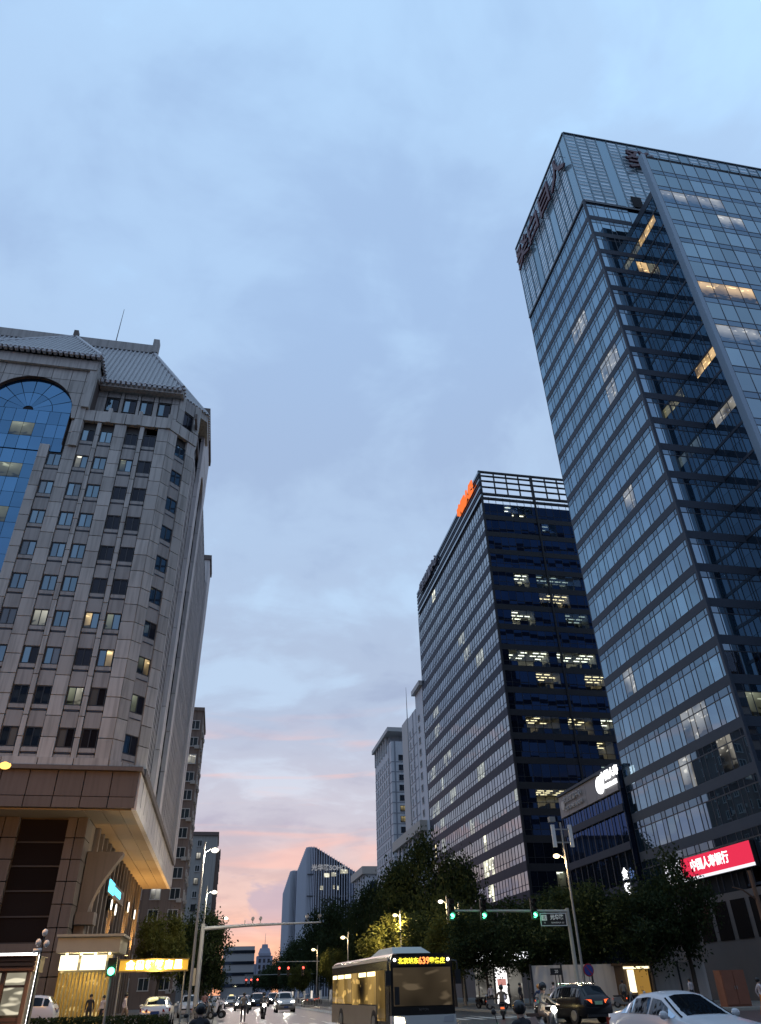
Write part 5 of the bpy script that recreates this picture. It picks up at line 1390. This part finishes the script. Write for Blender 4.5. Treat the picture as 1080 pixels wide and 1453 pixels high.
    if taxi: MB().hexa([(-.3, .1, 1.46), (.3, .1, 1.46), (.3, .35, 1.46), (-.3, .35, 1.46), (-.25, .14, 1.6), (.25, .14, 1.6), (.25, .31, 1.6), (-.25, .31, 1.6)]).build('roof_sign', lamp_mat('taxi_sign', (1, .8, .4), 1.5), t)
    return t
p_silver = mat('paint_silver', (.48, .47, .46), .28, metal=.35); p_white = mat('paint_white', (.62, .63, .66), .22); p_black = mat('paint_black', (.012, .012, .014), .15)
p_grey = mat('paint_grey', (.20, .21, .22), .3, metal=.4); p_cream = mat('paint_cream', (.5, .46, .40), .3)
car('sedan_car', (-3.35, 53.9, .14), R(180), SEDAN, p_silver, 'silver sedan parked on the pavement with its tail to the crossing', plate=plate_b)
car('suv_car', (-11.55, 54.6, .14), R(90-180), SUV, p_white, 'white off-road car parked sideways behind the hedge', cab=(-.85, 2.0))
car('suv_car', (17.85, 41.8, 0), R(194), SUV, p_black, 'black car with red tail lights on waiting at the crossing', tail=True, plate=plate_g, scale=.95, cab=(-.85, 2.0), roof_rails=True)
car('sedan_car', (11.15, 19.4, 0), R(5), SEDAN, p_white, 'white sedan with dark windows crossing the junction', scale=.97)
car('van_car', (-2.05, 73.0, .14), 0, SUV, p_white, 'pale parked car seen between the lamp post and the gantry pole', cab=(-.85, 2.0), scale=.9)
G7 = 'oncoming cars with headlights on'
for i, (x, y, st, p, lb, tx) in enumerate(((6.9, 88, SUV, p_silver, 'silver car with bright headlights coming along the road', 0), (3.2, 104, SEDAN, p_grey, 'grey car with dazzling headlights behind the walking man', 0), (5.3, 112, SUV, p_black, 'dark car with headlights on between two lighter cars', 0), (2.2, 124, SEDAN, p_cream, 'cream car with glaring headlights at the kerb lane', 1), (8.6, 130, SUV, p_black, 'dark car with headlights on beside the road fence', 0), (5.2, 150, SEDAN, p_grey, 'small far grey car with headlights on below the red signals', 0), (8.4, 165, SEDAN, p_white, 'small far white car with headlights on by the fence', 0))):
    c = car('oncoming_car', (x, y, 0), 0, st, p, lb, G7, head=True, cab=(-.85, 2.0 if st is SUV else 1.5), taxi=bool(tx))
    d_ = point('headlight_beam', (x, y-2.6, .7), 320, (1, .93, .8), .15, spot=R(70), rot=(R(82), 0, R(180)))
G8 = 'cars driving away beyond the fence'
for x, y, lb in ((12.6, 118, 'dark car with red tail lights on beyond the road fence'), (15.8, 140, 'small far dark car with red tail lights beyond the fence')):
    car('departing_car', (x, y, 0), R(180), SEDAN, p_black, lb, G8, tail=True)

# city bus
bus_w = mat('bus_white', (.62, .62, .60), .3, var=.05); bus_g = mat('bus_lower', (.33, .29, .22), .25, metal=.3, var=.1); bus_k = mat('bus_black', (.02, .018, .017), .2)
BU = thing('city_bus', (7.8, 39.6, 0), 'city bus with a lit route number sign and glowing side windows', 'bus', None, R(4.5), True)
BW, BL, BH = 1.36, 5.6, 2.86
sec = [(-BW, .35), (BW, .35), (BW, 2.6), (BW-.08, 2.78), (BW-.25, BH), (-BW+.25, BH), (-BW+.08, 2.78), (-BW, 2.6)]
MB().prism(sec, (-BL+.25, BL), 'y').build('body', bus_k, BU)
fr_ = [(-BW+.02, .75), (BW-.02, .75), (BW-.02, 2.6), (BW-.1, 2.78), (BW-.28, BH-.02), (-BW+.28, BH-.02), (-BW+.1, 2.78), (-BW+.02, 2.6)]
MB().prism(fr_, (-BL, -BL+.3), 'y').build('front_mask', bus_k, BU)
MB().box(-BW+.02, BW-.02, -BL-.06, -BL+.4, .25, .74).build('bumper', bus_w, BU)
MB().box(-BW+.12, BW-.12, -BL-.02, -BL-.005, 1.05, 2.35).build('windscreen', lit_glass('bus_screen_glow', (1.0, .74, .46), .06, (.8, .75, .7), 1.5), BU)  # faint warm glow put into the screen in place of a lit cabin
MB().box(-1.05, 1.05, -BL-.03, -BL-.01, 2.42, 2.74).build('route_display', blackp, BU)
led_y = lamp_mat('bus_led_yellow', (1.0, .82, .05), 2.2); led_r = lamp_mat('bus_led_red', (1.0, .25, .06), 2.6)
link('lettering', text_mesh('北京站东', .225, led_y, .004, bold=.006), BU, (-.58, -BL-.045, 2.57), ROT_S)
link('lettering', text_mesh('639', .33, led_r, .004, bold=.01), BU, (.10, -BL-.045, 2.575), ROT_S)
link('lettering', text_mesh('黎各庄', .225, led_y, .004, bold=.006), BU, (.68, -BL-.045, 2.57), ROT_S)
wl_ = lamp_mat('bus_marker', (1, .95, .85), 9)
for x in (-1.16, 1.16): MB().ball((x, -BL-.02, 2.62), .06, 8, 5).build('marker_lamp', wl_, BU)
for sx in (-1, 1):
    MB().hexa([(sx*.8, -BL-.07, .5), (sx*1.25, -BL-.07, .5), (sx*1.25, -BL+.02, .5), (sx*.8, -BL+.02, .5), (sx*.85, -BL-.07, .68), (sx*1.25, -BL-.07, .72), (sx*1.25, -BL+.02, .72), (sx*.85, -BL+.02, .68)]).build('headlight', lamp_mat('bus_headlight', (1, .85, .55), 6) if sx < 0 else head_off, BU)
    MB().path([(sx*1.2, -BL+.1, 2.6), (sx*1.5, -BL-.12, 2.55), (sx*1.5, -BL-.14, 2.2)], .03, 6).build('mirror_arm', blackp, BU)
    MB().box(sx*1.5-.11, sx*1.5+.11, -BL-.2, -BL-.1, 1.75, 2.25).build('mirror', blackp, BU)
link('lettering', text_mesh('FOTON', .12, chrome, .004), BU, (0, -BL-.02, .92), ROT_S)
MB().hexa([(-.9, -4.4, BH), (.9, -4.4, BH), (.9, -.6, BH), (-.9, -.6, BH), (-.65, -3.6, BH+.3), (.65, -3.6, BH+.3), (.65, -1.4, BH+.3), (-.65, -1.4, BH+.3)]).build('roof_pod', mat('pod_green', (.42, .47, .43), .5, var=.05), BU)
MB().box(-BW-.02, -BW+.03, -BL+.3, BL-.1, 2.62, 2.72).box(BW-.03, BW+.02, -BL+.3, BL-.1, 2.62, 2.72).build('roof_edge', bus_w, BU)
bglow = lit_glass('bus_window', (1.0, .62, .18), .55, (.8, .8, .8), 1.5); btop = lamp_mat('bus_ceiling_light', (1, .86, .45), 3.0)
for sx in (-1, 1):
    for i, (a, c, z0) in enumerate(((-4.75, -3.55, .55), (-3.4, -1.9, 1.1), (-1.8, -.3, 1.1), (-.2, 1.0, .55), (1.1, 2.6, 1.1), (2.7, 4.2, 1.1), (4.3, 5.35, 1.1))):
        w = MB().box(sx*(BW+.012)-.006, sx*(BW+.012)+.006, a, c, z0, 2.3).build('door' if z0 < 1 else 'side_window', bglow, BU)
        if i not in (0, 3): MB().box(sx*(BW+.024)-.006, sx*(BW+.024)+.006, a+.1, c-.1, 2.12, 2.28).build('ceiling_light', btop, BU)
    MB().box(sx*(BW+.01)-.01, sx*(BW+.01)+.01, -3.4, BL-.1, .3, 1.06).build('side_panel', bus_g, BU)
    for yy in (-3.0, 3.3):
        w = MB().tube((sx*1.1, yy, .46), (sx*1.39, yy, .46), .46, .46, 18).build('wheel', tyre_m, BU); MB().tube((sx*1.39, yy, .46), (sx*1.41, yy, .46), .26, .26, 12).build('rim', rim_m, w)
MB().box(-1.2, -1.0, -BL-.03, -BL-.01, 1.1, 1.7).build('wiper', blackp, BU)
bsd = point('bus_side_light', (0, 0, 0), 0.1, (1, .8, .5), .2); bsd.location = (5.6, 38.0, 2.2)  # weak warm lamp just outside the solid bus body
# ---------------------------------------------------------------- people, scooters, bicycles
skin_m = mat('skin', (.38, .25, .19), .6); hair_m = mat('hair', (.015, .013, .012), .5)
def skinned(name, J, edges, rad, mats, pick, root, sub=1):
    """One continuous body grown over a skeleton of joints; pick(face centre) chooses the material slot."""
    me = bpy.data.meshes.new(name); ks = list(J); ix = {k: i for i, k in enumerate(ks)}
    me.from_pydata([J[k] for k in ks], [(ix[a], ix[b]) for a, b in edges], [])
    o = bpy.data.objects.new(name, me); COL.objects.link(o)
    o.modifiers.new('skin', 'SKIN').use_smooth_shade = True
    for k in ks:
        r = rad[k]; sv = me.skin_vertices[0].data[ix[k]]; sv.radius = r if isinstance(r, tuple) else (r, r)
        sv.use_root = (k == 'pelvis')
    o.modifiers.new('sub', 'SUBSURF').levels = sub; o.modifiers['sub'].render_levels = sub
    dg = bpy.context.evaluated_depsgraph_get(); dg.update()
    m2 = bpy.data.meshes.new_from_object(o.evaluated_get(dg)); m2.name = name
    bpy.data.objects.remove(o)
    m2.materials.clear()
    for M in mats: m2.materials.append(M)
    for p in m2.polygons: p.material_index = pick(p.center); p.use_smooth = True
    return link(name, m2, root)
def person(loc, rz, label, pose, top, legs, group=None, helmet=None, bag=None, h=1.7, hair=hair_m):
    t = thing('person', loc, label, 'person', group, rz, True); s = h/1.7; t.scale = (s, s, s)
    # faces -y; joints for standing, walking or riding
    if pose == 'ride':
        J = {'pelvis': (0, .12, .80), 'waist': (0, .06, 1.0), 'chest': (0, -.02, 1.22), 'neck': (0, -.05, 1.40), 'head': (0, -.08, 1.52), 'crown': (0, -.07, 1.64)}
        for s_, n in ((-1, 'l'), (1, 'r')):
            J.update({n+'sho': (s_*.19, -.02, 1.32), n+'elb': (s_*.29, -.20, 1.10), n+'wri': (s_*.27, -.42, 1.04), n+'hand': (s_*.26, -.50, 1.03),
                      n+'hip': (s_*.10, .08, .78), n+'knee': (s_*.17, -.32, .72), n+'ank': (s_*.14, -.30, .34), n+'toe': (s_*.15, -.46, .29)})
    else:
        w = .22 if pose == 'walk' else .03
        J = {'pelvis': (0, 0, .93), 'waist': (0, 0, 1.08), 'chest': (0, .01, 1.27), 'neck': (0, 0, 1.43), 'head': (0, -.02, 1.54), 'crown': (0, -.01, 1.66)}
        for s_, n in ((-1, 'l'), (1, 'r')):
            k = s_*w
            J.update({n+'sho': (s_*.18, .01, 1.37), n+'elb': (s_*.25, .05+k*.5, 1.10), n+'wri': (s_*.25, -.06+k*.6, .87), n+'hand': (s_*.245, -.09+k*.6, .78),
                      n+'hip': (s_*.10, 0, .90), n+'knee': (s_*.11, -.05-k*.8, .50), n+'ank': (s_*.11, .02-k*1.2, .09), n+'toe': (s_*.12, -.13-k*1.2, .05)})
    E_ = [('pelvis', 'waist'), ('waist', 'chest'), ('chest', 'neck'), ('neck', 'head'), ('head', 'crown')]
    for n in 'lr': E_ += [('chest', n+'sho'), (n+'sho', n+'elb'), (n+'elb', n+'wri'), (n+'wri', n+'hand'), ('pelvis', n+'hip'), (n+'hip', n+'knee'), (n+'knee', n+'ank'), (n+'ank', n+'toe')]
    rad = {'pelvis': (.15, .11), 'waist': (.13, .10), 'chest': (.16, .11), 'neck': .055, 'head': (.085, .10), 'crown': (.06, .07)}
    for n in 'lr': rad.update({n+'sho': .07, n+'elb': .047, n+'wri': .034, n+'hand': (.04, .022), n+'hip': .10, n+'knee': .066, n+'ank': .045, n+'toe': .035})
    neck = J['neck']; hip = J['pelvis'][2]
    def pick(c):
        if c.z > neck[2]-.01 and abs(c.x) < .13: return 2
        for n in 'lr':
            if (Vector(J[n+'hand'])-c).length < .09: return 2
        if pose == 'ride': return 1 if (c.z < .93 and abs(c.x) < .24 and not (c.y > .0 and c.z > .88)) else 0
        return 1 if (c.z < hip+.04 and abs(c.x) < .2) else 0
    skinned('body', J, E_, rad, [top, legs, skin_m], pick, t)
    hx, hy, hz = J['head']
    if helmet: MB().ball((hx, hy+.01, hz+.06), .145, 12, 8, (1, 1.1, 1)).build('helmet', helmet, t, smooth=True)
    else: MB().ball((hx, hy+.03, hz+.055), .112, 12, 8, (.95, 1.05, 1.0)).build('hair', hair, t, smooth=True)
    for s_ in (-1, 1): MB().ball((s_*.035, hy-.095, hz+.02), .012, 6, 4).build('eye', blackp, t)
    MB().hexa([(-.016, hy-.10, hz-.035), (.016, hy-.10, hz-.035), (.012, hy-.08, hz-.035), (-.012, hy-.08, hz-.035), (-.006, hy-.10, hz+.02), (.006, hy-.10, hz+.02), (.005, hy-.08, hz+.02), (-.005, hy-.08, hz+.02)]).build('nose', skin_m, t)
    MB().box(-.025, .025, hy-.102, hy-.09, hz-.062, hz-.052).build('mouth', mat('lip', (.25, .1, .09), .6), t)
    for n in 'lr':       # fingers and thumb beyond the palm
        a = Vector(J[n+'hand']); d = (a-Vector(J[n+'wri'])).normalized(); sd = Vector((1 if n == 'l' else -1, 0, 0))
        m = MB()
        for k, L in enumerate((.065, .075, .07, .055)):
            p = a+Vector((0, (k-1.5)*.018, 0)) if pose != 'ride' else a+Vector(((k-1.5)*.018, 0, 0))
            q = p+d*L*.6; r = q+(d*.6+sd*.5+Vector((0, 0, -.5))).normalized()*L*.5; m.path([p, q, r], [.010, .009, .007], 6)
        m.path([a+sd*.02, a+sd*.045+d*.03], [.011, .008], 6); m.build('fingers', skin_m, t)
    if bag: MB().ball((-.30, .05, .72), .2, 10, 6, (.5, .9, 1.3)).build('bag', bag, t, smooth=True)
    return t
scm = {}
def scooter(loc, rz, label, paint, group=None, lamp=False, box=None):
    t = thing('scooter', loc, label, 'scooter', group, rz, True)
    for yy in (-.62, .58):
        w = MB().tube((-.06, yy, .24), (.06, yy, .24), .24, .24, 16).build('wheel', tyre_m, t); MB().tube((-.065, yy, .24), (.065, yy, .24), .13, .13, 10).build('rim', rim_m, w)
    MB().prism([(-.34, .22), (.30, .22), (.80, .42), (.82, .62), (.30, .68), (.12, .36), (-.26, .34), (-.40, .80), (-.50, .80)], (-.15, .15), 'x').build('fairing', paint, t)
    MB().prism([(.05, .66), (.75, .66), (.80, .76), (.10, .78)], (-.14, .14), 'x').build('seat', blackp, t)
    MB().tube((0, -.60, .24), (0, -.42, 1.0), .035, .03, 8).build('fork', steel, t)
    MB().tube((-.32, -.40, 1.0), (.32, -.40, 1.0), .018, .018, 8).build('handlebar', blackp, t)
    MB().ball((0, -.50, .88), .10, 10, 6).build('headlamp', head_on if lamp else head_off, t)
    for s_ in (-1, 1): MB().tube((s_*.25, -.40, 1.0), (s_*.3, -.40, 1.18), .008, .008, 5).ball((s_*.32, -.41, 1.22), .06, 8, 5, (1, .3, .7)).build('mirror', blackp, t)
    MB().box(-.1, .1, .80, .83, .52, .60).build('tail_lamp', tail_off if lamp else tail_on, t)
    if box: MB().box(-.22, .22, .45, .88, .78, 1.18).build('delivery_box', box, t)
    return t
c_dark = mat('cloth_dark', (.03, .03, .035), .9); c_grey = mat('cloth_grey', (.22, .20, .17), .9); c_pale = mat('cloth_pale', (.50, .45, .46), .9); c_tan = mat('cloth_tan', (.20, .155, .115), .9)
c_blue = mat('cloth_blue', (.04, .06, .12), .9); c_org = mat('cloth_orange', (.55, .18, .03), .8); hl_b = mat('helmet_black', (.02, .02, .02), .25); hl_o = mat('helmet_orange', (.55, .25, .06), .3); yb = mat('box_yellow', (.5, .32, .03), .5)
person((1.95, 60.5, 0), R(180), 'man in grey jacket with a dark bag walking away along the road', 'walk', c_grey, c_dark, bag=c_dark)
def rider(x, y, z, rz, top, legs, helmet, lb, lb2, paint, lamp, box=None, h=1.7):
    scooter((x, y, z), rz, lb2, paint, None, lamp, box); person((x, y, z), rz, lb, 'ride', top, legs, helmet=helmet, h=h)
rider(3.65, 67, 0, R(4), c_dark, c_dark, hl_b, 'rider in dark clothes on the scooter with its headlamp on', 'dark scooter with headlamp on coming along the road', p_black, True)
rider(17.0, 50, 0, R(160), c_tan, c_dark, hl_b, 'rider in brown jacket on the pale scooter crossing by the kiosk', 'pale green scooter before the lit kiosk', mat('scooter_green', (.25, .32, .28), .4), False)
rider(19.2, 49.3, 0, R(185), c_blue, c_dark, hl_o, 'rider in navy with an orange helmet', 'scooter carrying a yellow delivery box', p_black, False, yb)
rider(11.75, 30, 0, R(25), c_grey, c_tan, hl_b, 'rider in loose beige coat and dark helmet near the black car', 'scooter with bright headlamp ridden by the beige coated rider', p_grey, True)
rider(-.30, 20, 0, R(180), c_dark, c_dark, hl_b, 'rider with round black helmet waiting at the kerb', 'black scooter waiting at the kerb', p_black, False, h=1.45)
rider(5.45, 15, 0, R(200), c_dark, c_dark, hl_b, 'rider with shiny black helmet waiting before the bus', 'black scooter standing before the bus', p_black, False, h=1.38)
person((-7.7, 57, .14), R(20), 'person in black standing by the golden entrance', 'stand', c_dark, c_dark)
person((-7.0, 57.6, .14), R(-40), 'person in pale top beside the golden entrance', 'stand', c_pale, c_dark, h=1.62)
person((-5.3, 54.2, .14), R(90), 'person in pale shirt walking below the yellow sign', 'walk', c_pale, c_tan)
person((27.6, 40, 0), R(70), 'person in pale lilac shirt and orange waist walking past the cabinet', 'walk', c_pale, c_org)
person((-.9, 77, .14), R(180), 'person in pinkish top on the pavement behind the parked scooters', 'walk', mat('cloth_pink', (.42, .22, .2), .9), c_dark)
G9 = 'people standing under the corner trees'
for i, (x, y, c) in enumerate(((21.6, 66, c_pale), (22.6, 62, c_dark), (23.8, 68, c_grey), (25.5, 62.5, c_pale), (30, 60, c_grey), (33.2, 56, c_pale))):
    person((x, y, .14), R(40*i), ('person in pale top standing under the trees by the kiosk', 'person in black standing by the kerb post', 'person in grey standing beside the light box', 'person in pale top waiting before the hoarding', 'person in grey standing before the golden kiosk', 'person in pale clothes next to the brown cabinet')[i], 'stand', c, c_dark, G9)
G10 = 'scooters parked at the kerb'
for i, (x, y, rz) in enumerate(((-.75, 64.5, 60), (-.1, 66.0, 100), (.05, 67.5, 75), (-.9, 69.5, 80), (21.8, 69, 20), (22.6, 71, 50), (21.5, 64.5, 70), (24.0, 60.5, 80), (25.2, 61.5, 70), (29, 58, 60), (30.2, 58.3, 75))):
    sc = scooter((x, y, .14), R(rz), 'dark scooter parked at the pavement edge on the stone building side' if i < 4 else 'scooter parked under the corner trees', p_black if i % 3 else p_grey, G10 if i < 4 else 'scooters parked under the corner trees')
